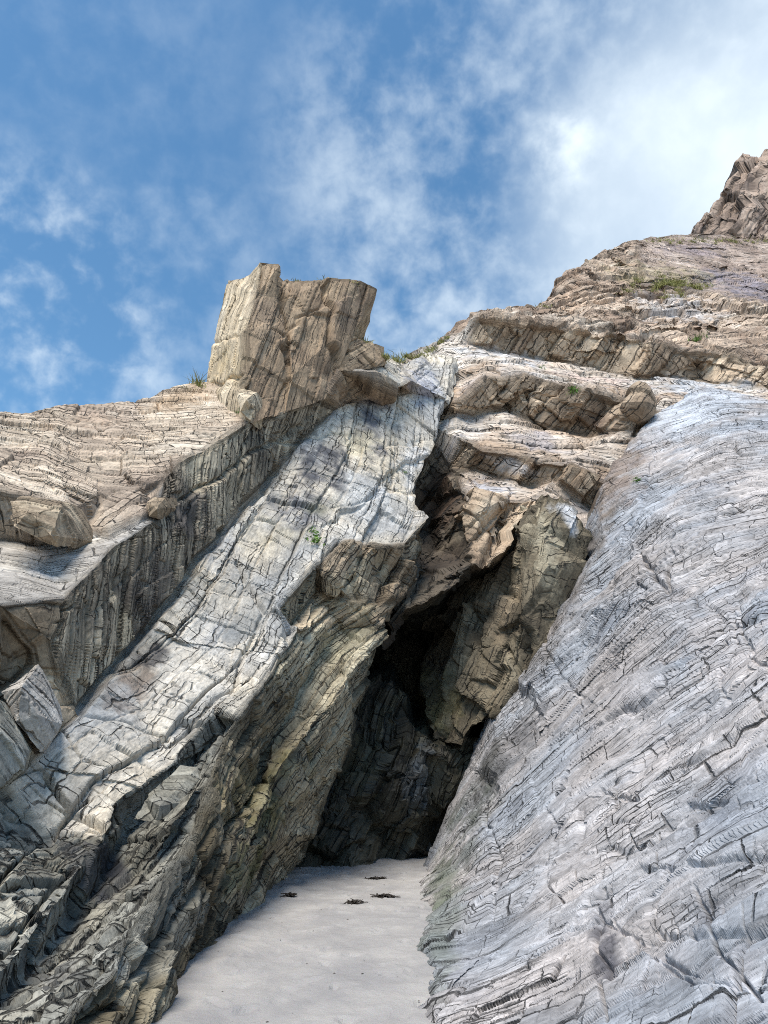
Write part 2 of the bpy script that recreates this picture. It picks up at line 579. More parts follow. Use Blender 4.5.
    if jl is not None:
        ct = nd(nt, 'ShaderNodeMapRange')
        L(first[0], ct.inputs['Value'])
        ct.inputs['To Min'].default_value = .80
        ct.inputs['To Max'].default_value = 1.2
        cs = nd(nt, 'ShaderNodeVectorMath', operation='SCALE')
        L(vm.outputs[0], cs.inputs[0])
        L(ct.outputs[0], cs.inputs['Scale'])
        vm = cs
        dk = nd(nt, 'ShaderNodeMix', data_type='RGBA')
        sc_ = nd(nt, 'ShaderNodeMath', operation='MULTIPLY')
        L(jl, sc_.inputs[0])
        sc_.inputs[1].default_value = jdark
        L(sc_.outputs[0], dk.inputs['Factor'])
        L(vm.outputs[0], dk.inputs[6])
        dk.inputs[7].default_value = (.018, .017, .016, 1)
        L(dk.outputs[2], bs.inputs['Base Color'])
    b0 = nd(nt, 'ShaderNodeBump', i_Strength=1.0, i_Distance=0.06)
    b0.invert = True
    if jl is not None:
        L(jl, b0.inputs['Height'])
    b1 = nd(nt, 'ShaderNodeBump', i_Strength=bump, i_Distance=0.02)
    b2 = nd(nt, 'ShaderNodeBump', i_Strength=bump * 1.3, i_Distance=0.035)
    if jl is not None:
        L(b0.outputs[0], b2.inputs['Normal'])
    L(n1.outputs['Fac'], b1.inputs['Height'])
    L(n2.outputs['Fac'], b2.inputs['Height'])
    L(b2.outputs[0], b1.inputs['Normal'])
    L(b1.outputs[0], bs.inputs['Normal'])
    MATS[name] = m
    return m


def np_mesh(name, V, T, cols=None, strata=None, mat=None, smooth_shade=False):
    me = bpy.data.meshes.new(name)
    me.vertices.add(len(V))
    me.vertices.foreach_set('co', V.astype(np.float32).ravel())
    me.loops.add(len(T) * 3)
    me.loops.foreach_set('vertex_index', T.astype(np.int32).ravel())
    me.polygons.add(len(T))
    me.polygons.foreach_set('loop_start', np.arange(0, len(T) * 3, 3, dtype=np.int32))
    me.polygons.foreach_set('loop_total', np.full(len(T), 3, dtype=np.int32))
    me.polygons.foreach_set('use_smooth', np.full(len(T), smooth_shade, dtype=bool))
    me.update(calc_edges=True)
    if cols is not None:
        a = me.color_attributes.new('rock_colour', 'FLOAT_COLOR', 'POINT')
        a.data.foreach_set('color', np.concatenate([cols, np.ones((len(V), 1))], 1).astype(np.float32).ravel())
    if strata is not None:
        a = me.attributes.new('strata', 'FLOAT_VECTOR', 'POINT')
        a.data.foreach_set('vector', strata.astype(np.float32).ravel())
    if mat:
        me.materials.append(mat)
    return me


def empty(name, loc, label, cat, group=None, kind=None):
    o = bpy.data.objects.new(name, None)
    COL.objects.link(o)
    o.location = loc
    o.empty_display_size = .2
    tag(o, label, cat, group, kind)
    return o


def tag(o, label=None, cat=None, group=None, kind=None):
    if label:
        o['label'] = label
    if cat:
        o['category'] = cat
    if group:
        o['group'] = group
    if kind:
        o['kind'] = kind
    return o


def link(name, me, parent=None, loc=(0, 0, 0)):
    o = bpy.data.objects.new(name, me)
    COL.objects.link(o)
    o.location = loc
    if parent:
        o.parent = parent
    return o


# ------------------------------------------------------------------ rock builder
class Rock:
    """A faceted cage of real 3-D corners, refined and broken up along its joint systems."""

    def __init__(self, seed):
        self.names, self.pts, self.polys, self.skirts, self.seed = {}, [], [], [], seed
        self.cracks, self.stains = [], []

    def v(self, **kw):
        for n, (x, y, Y) in kw.items():
            self.names[n] = len(self.pts)
            if Y is None:
                Y = ground_y(x, y, -0.15)
            self.pts.append((x, y, Y))

    def poly(self, region, fab, pal, names):
        self.polys.append((region, fab, pal, names.split()))

    def skirt(self, region, fab, pal, names, off, off2=None):
        self.skirts.append((region, fab, pal, names.split(), np.array(off, float), None if off2 is None else np.array(off2, float)))

    def build(self, k=2.4, warp=(.10, .9, .035, 3.5), coarse_regions=('back',), noise=1.0, jag=None):
        pts2 = [Vector((p[0], p[1])) for p in self.pts]
        edges = []
        for (_, _, _, nm) in self.polys:
            ids = [self.names[n] for n in nm]
            edges += [(ids[i], ids[(i + 1) % len(ids)]) for i in range(len(ids))]
        vc, ec, fc, ov, oe, of = geometry.delaunay_2d_cdt(pts2, edges, [], 0, 0.5)
        newY = []
        for i, o in enumerate(ov):
            if o:
                newY.append(self.pts[o[0]][2])
            else:                                  # crossing point: nearest cage depth
                dd = [(vc[i] - p).length for p in pts2]
                newY.append(self.pts[int(np.argmin(dd))][2])
        remap = {}
        for i, o in enumerate(ov):
            for s in o:
                remap[s] = i
        V = [at(vc[i].x, vc[i].y, newY[i]) for i in range(len(vc))]
        regs = []
        specs = {}

        def rid(region, fab, pal):
            key = (region, fab, pal)
            if key not in specs:
                specs[key] = len(regs)
                regs.append(key)
            return specs[key]

        def inside(x, y, poly):
            c = False
            j = len(poly) - 1
            for i in range(len(poly)):
                xi, yi = poly[i]
                xj, yj = poly[j]
                if (yi > y) != (yj > y) and x < (xj - xi) * (y - yi) / (yj - yi) + xi:
                    c = not c
                j = i
            return c
        pp = [(rid(r, f, c), [(self.pts[self.names[n]][0], self.pts[self.names[n]][1]) for n in nm]) for (r, f, c, nm) in self.polys]
        T, R = [], []
        for f in fc:
            if len(f) != 3:
                continue
            cx = sum(vc[i].x for i in f) / 3
            cy = sum(vc[i].y for i in f) / 3
            for r_, pl in pp:
                if inside(cx, cy, pl):
                    a, b, c = (vc[i] for i in f)
                    ar = (b.x - a.x) * (c.y - a.y) - (b.y - a.y) * (c.x - a.x)
                    T.append(tuple(f) if ar < 0 else (f[0], f[2], f[1]))   # normals toward the viewer
                    R.append(r_)
                    break
        for (r, f, c, nm, off, off2) in self.skirts:
            ids = [remap[self.names[n]] for n in nm]
            base = len(V)
            for n_, i in enumerate(ids):
                o_ = off if off2 is None else off + (off2 - off) * n_ / max(1, len(ids) - 1)
                V.append(V[i] + o_)
            q = rid(r, f, c)
            for i in range(len(ids) - 1):
                T += [(ids[i], ids[i + 1], base + i), (ids[i + 1], base + i + 1, base + i)]
                R += [q, q]
        V = np.array(V)
        T = np.array(T)
        R = np.array(R)
        coarse = [i for i, g in enumerate(regs) if g[0] in coarse_regions]
        V, T, R = refine(V, T, R, k, coarse)
        nv = len(V)
        ea, eb = edges_of(T, nv)
        N = smooth(vnormals(V, T), ea, eb, 4)
        N /= np.maximum(np.linalg.norm(N, axis=1, keepdims=True), 1e-9)
        # fabric weights
        fabs = sorted({(g[1], g[2]) for g in regs})
        Wt = np.zeros((nv, len(fabs)))
        for i, g in enumerate(regs):
            fi = fabs.index((g[1], g[2]))
            s = R == i
            for c in range(3):
                Wt[:, fi] += np.bincount(T[s, c], minlength=nv)
        Wt /= np.maximum(Wt.sum(1, keepdims=True), 1e-9)
        Wt = smooth(Wt, ea, eb, 5)
        pr = project(V)
        a1, s1, a2, s2 = warp
        P = V.copy()
        for c in range(3):
            P[:, c] += a1 * fbm(V * s1 + 5 * c, 2, self.seed + c) + a2 * fbm(V * s2 + 9 * c, 3, self.seed + 20 + c)
        if jag:
            ja, jc = jag
            FR = FAB[self.polys[0][1]]['F']
            for sc_, am_ in ((1.0, ja), (.4, ja * .4)):
                h, h2, h3, *_ = blocks(V @ FR.T, jc * 1.6 * sc_, jc * sc_, jc * 3, self.seed + 900)
                off = (np.stack([h2, h, .3 * h3], 1) * am_) @ FR
                vis = np.linalg.norm(V - CAM, axis=1)[:, None]
                P += off * np.clip(vis / 6, .4, 1)
        disp = np.zeros(nv)
        cols = np.zeros((nv, 3))
        strata = np.zeros((nv, 3))
        fseed = 1000
        frames = []
        for fi, (f, pal) in enumerate(fabs):
            s = Wt[:, fi] > 0.01
            if not s.any():
                continue
            d, tone, hue, crack, q = fabric(V[s], f, fseed + sum(map(ord, f)))
            w = Wt[s, fi]
            disp[s] += w * d
            cols[s] += w[:, None] * colour(V[s], q, tone, hue, crack, pal)
            strata[s] += w[:, None] * q
            frames.append((fi, s, FAB[f]['F']))
        # traced open joints and steps
        for (line, wpx, dep, step) in self.cracks:
            ln = np.array(line, float)
            best = np.full(nv, 1e9)
            side = np.zeros(nv)
            lo, hi = ln.min(0) - 40, ln.max(0) + 40
            s = np.where((pr[:, 0] > lo[0]) & (pr[:, 0] < hi[0]) & (pr[:, 1] > lo[1]) & (pr[:, 1] < hi[1]))[0]
            if not len(s):
                continue
            p = pr[s] + 3.0 * np.stack([vnoise(V[s] * 3, 5), vnoise(V[s] * 3, 6)], 1)
            bb, ss = np.full(len(s), 1e9), np.zeros(len(s))
            for i in range(len(ln) - 1):
                a, b = ln[i], ln[i + 1]
                ab = b - a
                t = np.clip(((p - a) @ ab) / (ab @ ab), 0, 1)
                dv = p - a - t[:, None] * ab
                dd = np.linalg.norm(dv, axis=1)
                sg = np.sign(ab[0] * dv[:, 1] - ab[1] * dv[:, 0])
                u = dd < bb
                bb[u], ss[u] = dd[u], sg[u]
            g = np.exp(-(bb / wpx) ** 2)
            disp[s] -= dep * g
            if step:
                disp[s] += step * ss * np.exp(-bb / 22.0) * np.clip(bb / 1.5, 0, 1)
        # mineral and lichen stains, and slab-edge shade put into the colour
        for (x, y, rx, ry, ang, colr, amt) in self.stains:
            ca, sa = math.cos(math.radians(ang)), math.sin(math.radians(ang))
            dx, dy = pr[:, 0] - x, pr[:, 1] - y
            u, v_ = (dx * ca - dy * sa) / rx, (dx * sa + dy * ca) / ry
            r2 = u * u + v_ * v_
            s = np.where(r2 < 4)[0]
            if not len(s):
                continue
            n = fbm(V[s] * 2.2, 4, int(x), .65)
            m = np.clip((1.0 - r2[s]) * 0.9 + 1.6 * n, 0, 1) * amt
            cols[s] = cols[s] * (1 - m[:, None]) + np.array(colr) * m[:, None]
        disp = .6 * disp + .4 * smooth(disp[:, None], ea, eb, 1)[:, 0]
        for fi, s, F in frames:
            strata[s] += Wt[s, fi][:, None] * ((N[s] * disp[s][:, None]) @ F.T) * np.array([1, .35, 1])
        P = P + N * (disp * noise)[:, None]
        self.V, self.T, self.R, self.cols, self.strata, self.regs = P, T, R, cols, strata, regs
        return self

    def part(self, region_names, name, mat, parent=None, origin=(0, 0, 0)):
        ids = [i for i, g in enumerate(self.regs) if g[0] in region_names]
        s = np.isin(self.R, ids)
        T = self.T[s]
        used, inv = np.unique(T, return_inverse=True)
        me = np_mesh(name, self.V[used] - np.array(origin), inv.reshape(-1, 3), self.cols[used], self.strata[used], mat)
        o = link(name, me, parent)
        if parent is None:
            o.location = origin
        print('  part', name, len(T))
        return o


KK = 1.9
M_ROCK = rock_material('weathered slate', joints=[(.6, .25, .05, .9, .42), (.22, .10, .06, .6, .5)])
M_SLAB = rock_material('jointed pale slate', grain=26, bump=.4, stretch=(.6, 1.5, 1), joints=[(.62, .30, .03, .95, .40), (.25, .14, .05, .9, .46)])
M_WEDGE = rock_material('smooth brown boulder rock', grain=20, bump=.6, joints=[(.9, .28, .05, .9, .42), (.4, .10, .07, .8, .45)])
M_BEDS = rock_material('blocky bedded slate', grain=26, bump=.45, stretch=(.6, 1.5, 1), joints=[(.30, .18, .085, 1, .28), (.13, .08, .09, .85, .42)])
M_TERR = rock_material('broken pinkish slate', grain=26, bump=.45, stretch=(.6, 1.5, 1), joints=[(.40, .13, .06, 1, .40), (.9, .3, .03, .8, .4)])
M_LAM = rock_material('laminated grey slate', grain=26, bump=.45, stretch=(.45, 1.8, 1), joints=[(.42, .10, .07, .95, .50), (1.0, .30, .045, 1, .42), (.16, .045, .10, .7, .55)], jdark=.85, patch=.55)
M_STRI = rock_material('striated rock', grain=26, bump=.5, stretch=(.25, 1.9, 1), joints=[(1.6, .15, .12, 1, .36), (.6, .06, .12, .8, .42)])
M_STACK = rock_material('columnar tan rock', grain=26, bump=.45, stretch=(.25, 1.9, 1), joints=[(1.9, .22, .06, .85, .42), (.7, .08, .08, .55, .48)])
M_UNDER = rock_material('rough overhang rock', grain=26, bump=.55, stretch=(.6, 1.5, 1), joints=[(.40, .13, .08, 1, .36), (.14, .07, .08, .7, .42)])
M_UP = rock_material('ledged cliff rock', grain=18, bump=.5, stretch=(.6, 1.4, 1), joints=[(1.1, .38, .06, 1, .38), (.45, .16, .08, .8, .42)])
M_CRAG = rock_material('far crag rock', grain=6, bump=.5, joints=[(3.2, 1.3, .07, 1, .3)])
M_CAVE = rock_material('dark cave rock', rough=.6, grain=24, bump=.5, stretch=(.7, 1.3, 1), spec=.4, joints=[(.4, .16, .07, .9, .35)])
DARK = S(52, 50, 54)
BLUE = S(98, 102, 114)
RUST = S(96, 72, 52)
CREAM = S(206, 194, 164)
MOSS = S(96, 100, 48)
PALE = S(206, 208, 212)

# ================================================================== LEFT CLIFF
L = Rock(11)
L.v(t0=(-140, 425, 8.6), t1=(0, 412, 11), t2=(60, 405, 12), t3=(130, 402, 13), t4=(165, 392, 13.6), t5=(195, 383, 14.2),
    t6=(225, 380, 15.2), t7=(290, 372, 16.2), t8=(335, 366, 16.4),
    e0=(286, 408, 14.0), e1=(249, 422, 13.0), e3=(183, 461, 11.3), e4=(165, 478, 10.9),
    r0=(-140, 480, 7.0), r1=(0, 492, 8.6), r2=(40, 500, 8.9), r3=(75, 508, 9.3), r4=(101, 491, 10.1), r5=(142, 484, 10.6),
    b0=(-140, 545, 6.9), b1=(0, 540, 8.9), b2=(40, 546, 9.2), b3=(83, 531, 9.7), b4=(112, 535, 9.5), b5=(140, 520, 9.9), b6=(156, 505, 10.5),
    w0=(-140, 625, 5.4), w1=(0, 603, 7.0), w2=(64, 597, 7.9), w3=(118, 546, 9.2), w4=(150, 522, 10.0), w5=(163, 497, 10.6),
    g0=(-140, 880, 5.0), g1=(0, 780, 7.1), g2=(40, 750, 7.7), g3=(78, 712, 8.3), g4=(132, 647, 9.7), g5=(217, 539, 12.0),
    g6=(244, 505, 12.9), g7=(275, 473, 14.0), g8=(304, 440, 15.0), g9=(333, 411, 16.2),
    x1=(52, 640, 7.7), x2=(62, 680, 8.0), k1=(18, 655, 7.6), k2=(0, 700, 7.4),
    p1=(320, 398, 15.0), p2=(337, 370, 15.5), p3=(380, 376, 16.3), p4=(399, 386, 16.8), p5=(413, 381, 17.3),
    h2=(373, 397, 17.2), h3=(413, 393, 17.9), s1=(402, 366, 18.4), s2=(384, 358, 18.0),
    c0=(460, 356, 20.2), ca=(425, 352, 20.6), c1=(450, 400, 18.6), c2=(446, 420, 18.0), c3=(430, 457, 17.2), c4=(419, 482, 16.6), c5=(418, 503, 16.1),
    q1=(429, 516, 15.3), q2=(405, 543, 14.6), q3=(360, 545, 13.8), q4=(335, 545, 13.3), q5=(318, 568, 12.8), q6=(276, 612, 11.6),
    q6b=(290, 632, 12.2), q6c=(318, 592, 13.2),
    q7=(298, 628, 11.8), q8=(280, 657, 11.2), q9=(257, 690, 10.3), q10=(235, 722, 9.5), q11=(215, 760, 8.9), q12=(195, 832, 7.6),
    q13=(180, 858, 7.2), q14=(143, 908, 6.2), q15=(123, 941, 5.7), q16=(105, 975, 5.2), q17=(67, 1024, 4.6), q18=(10, 1100, 3.6),
    a1=(214, 712, 9.5), a2=(165, 765, 8.6), a3=(118, 800, 7.8), a4=(107, 831, 7.3), a5=(60, 900, 6.3), a6=(0, 970, 5.2), a7=(-140, 1080, 3.6),
    d1=(222, 730, 9.7), d2=(172, 785, 9.0), d3=(130, 825, 8.3), d4=(102, 878, 7.4), d5=(60, 935, 6.5), d6=(0, 1005, 5.3), d7=(-80, 1100, 3.7),
    m1=(378, 628, 13.8), m2=(342, 688, 12.4), m3=(310, 728, 11.6), m4=(266, 785, 10.2), m5=(240, 850, 9.0), m6=(212, 905, 8.0), m7=(165, 975, 6.5),
    n1=(340, 632, 13.6), n2=(302, 685, 12.5), n3=(272, 740, 11.4), n4=(252, 785, 10.6),
    v1=(423, 547, 15.6), v2=(413, 580, 15.2), v3=(400, 597, 14.9), v4=(382, 627, 14.5), v5=(376, 660, 14.1), v6=(365, 700, 13.8),
    v7=(345, 745, 13.4), v8=(325, 790, 13.2), v9=(310, 830, 13.0), v10=(300, 876, None), v11=(268, 902, None), v12=(240, 927, None),
    v13=(212, 965, None), v14=(186, 1000, None), v15=(165, 1028, None), v16=(110, 1110, None),
    o1=(352, 602, 13.5), o2=(392, 604, 14.3), z1=(300, 505, 13.5), z2=(250, 570, 11.9), z3=(200, 640, 10.6), z4=(140, 700, 9.2), z5=(360, 470, 15.5), z6=(50, 830, 7.3))
L.poly('terrace', 'terrace', 'terrace', 't0 t1 t2 t3 t4 t5 t6 t7 t8 p2 p1 e0 e1 e3 e4 r5 r4 r3 r2 r1 r0')
L.poly('terrace', 'endface', 'terrace', 'r0 r1 r2 r3 r4 r5 e4 b6 b5 b4 b3 b2 b1 b0')
L.poly('ledge', 'ledge', 'ledge', 'b0 b1 b2 b3 b4 b5 b6 e4 w5 w4 w3 w2 w1 w0')
L.poly('wall', 'wall', 'wall', 'w2 w3 w4 w5 e4 e3 e1 e0 p1 g9 g8 g7 g6 g5 g4 g3 x2 x1')
L.poly('endface', 'endface', 'endface', 'w0 w1 w2 x1 x2 g3 g2 g1 g0')
L.poly('shelf', 'riser', 'pinnacle', 'p1 p2 p3 p4 p5 h3 h2 g9')
L.poly('shelf', 'upslab', 'slab', 'p2 t8 s2 s1 p5 p4 p3')
L.poly('slab', 'slab', 'slab', 'g1 g2 g3 g4 g5 g6 g7 g8 g9 h2 h3 p5 s1 ca c0 c1 c2 c3 c4 c5 q1 q2 q3 q4 q5 q6 q6b q7 q8 q9 q10 a1 a2 a3 a4 z6')
L.poly('beds', 'beds', 'beds', 'g0 g1 z6 a4 a5 a6 a7')
L.poly('beds', 'beds', 'beds', 'a1 a2 a3 a4 a5 a6 a7 d7 d6 d5 d4 d3 d2 d1')
L.poly('beds', 'beds', 'beds', 'q10 a1 d1 d2 d3 d4 d5 d6 d7 q18 q17 q16 q15 q14 q13 q12 q11')
L.poly('overhang', 'flank', 'under', 'q5 q6 q6b q6c')
L.poly('overhang', 'wedge', 'endface', 'q1 q2 q3 q4 q5 q6c o1 o2 v3 v2 v1')
L.poly('overhang', 'under', 'endface', 'q6c q6b q7 n1 m1 v4 v3 o2 o1')
L.poly('overhang', 'under', 'under', 'q7 q8 q9 q10 q11 q12 q13 m6 m5 n4 n3 n2 n1')
L.poly('overhang', 'under', 'under', 'n1 n2 n3 n4 m5 m4 m3 m2 m1')
L.poly('overhang', 'under', 'under', 'm1 m2 m3 m4 m5 m6 m7 q16 q17 q18 v16 v15 v14 v13 v12 v11 v10 v9 v8 v7 v6 v5 v4')
L.poly('overhang', 'under', 'beds', 'q13 q14 q15 q16 m7 m6')
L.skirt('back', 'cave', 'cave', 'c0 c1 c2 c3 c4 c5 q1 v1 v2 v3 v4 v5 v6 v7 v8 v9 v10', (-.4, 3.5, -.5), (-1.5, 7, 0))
L.skirt('back', 'terrace', 'terrace', 't8 t7 t6 t5 t4 t3 t2 t1 t0', (0, 6, -1.0), (0, 9, -.5))
L.skirt('back', 'beds', 'beds', 't0 r0 b0 w0 g0 a7', (-12, 4, 0), (-8, 0, -1.2))
L.skirt('back', 'beds', 'beds', 'a7 d7 q18 v16', (-1.5, -.6, -3))
L.cracks += [([(0, 880), (50, 832), (92, 800)], 1.8, .12, .03), ([(0, 955), (60, 880), (104, 838)], 2.0, .14, .03), ([(30, 1024), (85, 950), (150, 852), (205, 775)], 2.2, .16, .04),
             ([(95, 1024), (150, 950), (182, 905), (230, 830), (262, 770)], 2.0, .16, .04), ([(150, 1024), (205, 950), (240, 870), (285, 780), (330, 700)], 1.8, .12, .04),
             ([(60, 1024), (120, 925), (160, 875)], 1.6, .1, .03), ([(300, 440), (345, 437), (372, 450), (425, 440)], 1.6, .07, .03), ([(300, 500), (330, 512), (372, 500)], 1.6, .06, .03),
             ([(249, 430), (235, 470), (240, 500)], 1.8, .12, .03), ([(286, 412), (283, 440), (300, 445)], 1.6, .10, .03), ([(183, 500), (240, 462), (300, 425)], 1.8, .12, .05),
             ([(458, 360), (450, 405), (440, 440)], 2.5, .25, 0), ([(237, 560), (262, 612), (250, 640), (230, 690), (165, 745)][::-1], 1.8, .10, .02),
             ([(78, 712), (118, 724), (165, 735)], 1.8, .10, .02), ([(78, 712), (132, 647), (217, 539), (275, 473)], 2.6, .18, 0),
             ([(45, 780), (75, 812), (107, 831)], 2.0, .12, -.03), ([(40, 725), (60, 735), (78, 762), (110, 770)], 1.6, .08, .02),
             ([(340, 420), (350, 470), (400, 492), (418, 490)], 1.8, .08, .03), ([(430, 457), (390, 470), (362, 505), (335, 520)], 2, .06, .04),
             ([(360, 545), (352, 580), (356, 600)], 2.0, .12, 0), ([(322, 560), (318, 600), (300, 640), (330, 615), (352, 580)], 2.2, .14, 0),
             ([(100, 610), (150, 560), (180, 520), (212, 478)], 1.4, .04, .01),
             ([(0, 470), (60, 462), (120, 455), (165, 440)], 1.5, .06, .03), ([(20, 440), (90, 430), (150, 415)], 1.5, .05, .02)]
L.stains += [(322, 470, 24, 34, 0, S(60, 62, 70), .9), (300, 505, 34, 34, 0, S(86, 90, 100), .8), (372, 425, 16, 44, 0, S(74, 78, 90), .85), (250, 620, 40, 14, 40, S(120, 124, 126), .6), (200, 740, 50, 16, 45, S(110, 106, 96), .6), (290, 560, 16, 40, -40, S(120, 124, 128), .5), (130, 690, 30, 28, 20, RUST, .65),
             (155, 655, 24, 14, 30, DARK, .8), (190, 520, 20, 45, -10, S(58, 58, 64), .65), (150, 590, 22, 55, -25, S(64, 60, 62), .6), (355, 445, 26, 18, 0, CREAM, .6),
             (270, 535, 40, 20, 0, CREAM, .35), (85, 865, 22, 38, 35, S(50, 52, 62), .75), (110, 860, 12, 40, 30, S(36, 38, 48), .8), (55, 960, 26, 30, 20, S(58, 60, 66), .6),
             (345, 600, 60, 30, 45, CREAM, .4), (330, 655, 20, 60, -45, MOSS, .15), (270, 800, 25, 60, -35, MOSS, .3), (245, 870, 20, 40, -35, S(70, 80, 40), .6),
             (320, 510, 18, 12, 0, S(120, 118, 60), .3), (90, 440, 60, 22, 5, S(150, 130, 114), .4), (420, 380, 16, 26, 30, S(140, 146, 166), .6),
             (250, 780, 30, 60, -40, S(110, 96, 50), .4), (410, 465, 20, 30, 0, PALE, .5), (50, 560, 40, 20, 20, PALE, .35),
             (75, 420, 50, 10, 5, S(160, 134, 112), .5), (180, 400, 40, 14, 20, S(176, 150, 120), .6)]
L.build(KK, warp=(.05, .8, .014, 3.5), jag=(.03, 1.0))
lc = empty('sea_cliff', (-2, 9, 0), 'tall left-hand cliff of stepped grey beds beneath the rock pinnacle', 'cliff')
LL = (-2, 9, 0)
for regs, nm, mat, lab in [(('terrace',), 'terrace', M_TERR, 'pinkish broken rock surface along the top'),
                           (('ledge',), 'ledge', M_LAM, 'smooth grey shelf'),
                           (('wall',), 'ridged_wall', M_STRI, 'dark wall with upright ridges'),
                           (('endface',), 'end_face', M_ROCK, None),
                           (('shelf',), 'shelf', M_ROCK, None),
                           (('slab',), 'slab', M_SLAB, 'pale jointed slab with dark blue stains'),
                           (('beds',), 'stepped_beds', M_BEDS, 'grey blocky steps'),
                           (('overhang',), 'overhang', M_UNDER, 'olive-brown overhanging flank beside the cave'),
                           (('back',), 'back_face', M_CAVE, None)]:
    o = L.part(regs, nm, mat, lc, LL)
    if lab:
        o['label'] = lab

# ================================================================== PINNACLE
P_ = Rock(23)
P_.v(A=(200, 400, 14.4), B=(207, 378, 14.8), C=(211, 349, 15.0), D=(216, 327, 15.1), E=(222, 306, 15.2), F=(229, 282, 15.3), G=(242, 279, 15.0), H=(251, 273, 14.7),
     I=(260, 264, 14.3), J=(281, 266, 14.4), K=(284, 279, 15.1), Lx=(331, 278, 15.5), M=(360, 280, 16.0), N=(378, 288, 16.3), O=(364, 313, 16.2),
     Q=(352, 337, 15.9), Rr=(364, 341, 16.3), Ss=(384, 347, 17.0), Tt=(383, 369, 16.9), Uu=(337, 372, 15.45), V=(325, 399, 14.9), Wx=(286, 411, 13.85), X=(252, 424, 12.85),
     Y=(236, 416, 13.2), Z1=(256, 295, 13.9), Z2=(244, 333, 13.4), Z3=(243, 388, 13.1), J2=(280, 302, 14.5), J3=(287, 333, 14.3),
     L2=(333, 317, 15.3), L3=(331, 340, 15.2), a=(222, 340, 14.4), W2=(290, 380, 13.9), U2=(345, 350, 15.7))
P_.poly('flank', 'flank', 'flank', 'A B C D E F G H I Z1 Z2 Z3 X Y')
P_.poly('face', 'pinnacle', 'pinnacle', 'I J J2 J3 Wx X Z3 Z2 Z1')
P_.poly('face', 'pinnacle', 'pinnacle', 'J K Lx M N O Q L3 L2 J3 J2')
P_.poly('face', 'pinnacle', 'pinnacle', 'J3 L2 L3 Q Uu V Wx')
P_.poly('shoulder', 'riser', 'pinnacle', 'Q Rr Ss Tt Uu')
P_.skirt('back', 'flank', 'flank', 'Tt Ss Rr Q O N M Lx K J I H G F E D C B A', (-1.2, 2.4, -.6), (1.2, 2.6, -.3))
P_.cracks += [([(281, 269), (281, 302), (287, 333), (284, 360)], 2.2, .22, .05), ([(326, 284), (333, 317), (331, 338), (338, 368)], 2.0, .18, -.08),
              ([(244, 333), (256, 295), (261, 267)], 1.5, .05, .0), ([(205, 345), (225, 338), (244, 333)], 1.6, .10, .05),
              ([(287, 333), (300, 318), (320, 310)], 1.6, .12, .05), ([(205, 385), (225, 380), (243, 378)], 2.0, .12, .03)]
P_.stains += [(350, 310, 16, 30, -15, S(120, 104, 92), .5), (262, 320, 14, 40, 0, S(140, 124, 108), .4), (225, 365, 20, 25, 0, S(202, 180, 140), .5)]
P_.build(KK, jag=(.03, .8), warp=(.03, .9, .012, 3.5))
pc = empty('rock_pinnacle', (-1.7, 14, 8), 'tan columnar rock stack standing on the skyline of the left cliff', 'rock pinnacle')
for regs, nm, lab in [(('flank',), 'flank', 'paler smooth left side'), (('face',), 'face', 'darker streaked front'), (('shoulder',), 'shoulder', None), (('back',), 'back_face', None)]:
    o = P_.part(regs, nm, M_STACK if nm != 'shoulder' else M_ROCK, pc, (-1.7, 14, 8))
    if lab:
        o['label'] = lab

# ================================================================== UPPER CLIFF
D = Rock(37)
D.v(k00=(360, 375, 19.5), k0=(384, 362, 20), k1=(410, 356, 21.5), k2=(440, 340, 23.5), k3=(478, 312, 24.5), k4=(500, 309, 25.5), k5=(540, 306, 27), k6=(558, 286, 29), k7=(575, 270, 30), k8=(600, 253, 32),
    k9=(640, 238, 35), k10=(690, 233, 38), k11=(768, 240, 41), k12=(860, 238, 41),
    a0=(476, 319, 22.3), a1=(530, 323, 22.4), a2=(600, 333, 22.6), a3=(660, 346, 22.8), a4=(720, 353, 23), a5=(768, 368, 22.3), a6=(860, 385, 20.5),
    A0=(466, 344, 22.6), A1=(540, 355, 22.8), A2=(590, 368, 23), A3=(650, 379, 23), A4=(700, 381, 23), A5=(768, 390, 22.0), A6=(860, 410, 20),
    b00=(430, 400, 20.0), b0=(452, 400, 19.0), b1=(482, 375, 19.4), b2=(520, 373, 19.6), b3=(560, 386, 19.4), b4=(620, 400, 19.2), b5=(656, 411, 19.0), b6=(720, 430, 19),
    B00=(425, 425, 19.6), B0=(455, 415, 19.3), B1=(473, 420, 19.7), B2=(505, 412, 20.1), B3=(540, 430, 19.9), B4=(590, 441, 19.5), B5=(622, 437, 19.0), B6=(700, 460, 18.6),
    C0=(460, 442, 18.2), C1=(488, 456, 17.8), C2=(530, 462, 17.8), C3=(574, 470, 17.7), C4=(640, 500, 18),
    E0=(472, 472, 18.4), E1=(492, 480, 18.2), E2=(540, 489, 18.0), E3=(560, 484, 17.8), E4=(620, 530, 18),
    f0=(400, 500, 18.6), f1=(462, 480, 17.7), f2=(464, 500, 16.6), f3=(496, 503, 16.5), f4=(532, 507, 16.7), f5=(600, 560, 17.5),
    r0=(370, 640, 15.0), r1=(402, 610, 14.8), r2=(440, 592, 14.8), r3=(470, 566, 15.4), r4=(492, 552, 15.4), r5=(536, 512, 16.4), r6=(590, 570, 17.4),
    y1=(560, 310, 26), y2=(640, 285, 29.5), y3=(700, 290, 30.5), y4=(768, 310, 28), y5=(860, 320, 27), y6=(640, 320, 25.5), y7=(720, 325, 25.8),
    j1=(430, 520, 18.8), j2=(445, 470, 18.8), j3=(440, 550, 18.0), j4=(468, 532, 16.3), j5=(505, 522, 16.9))
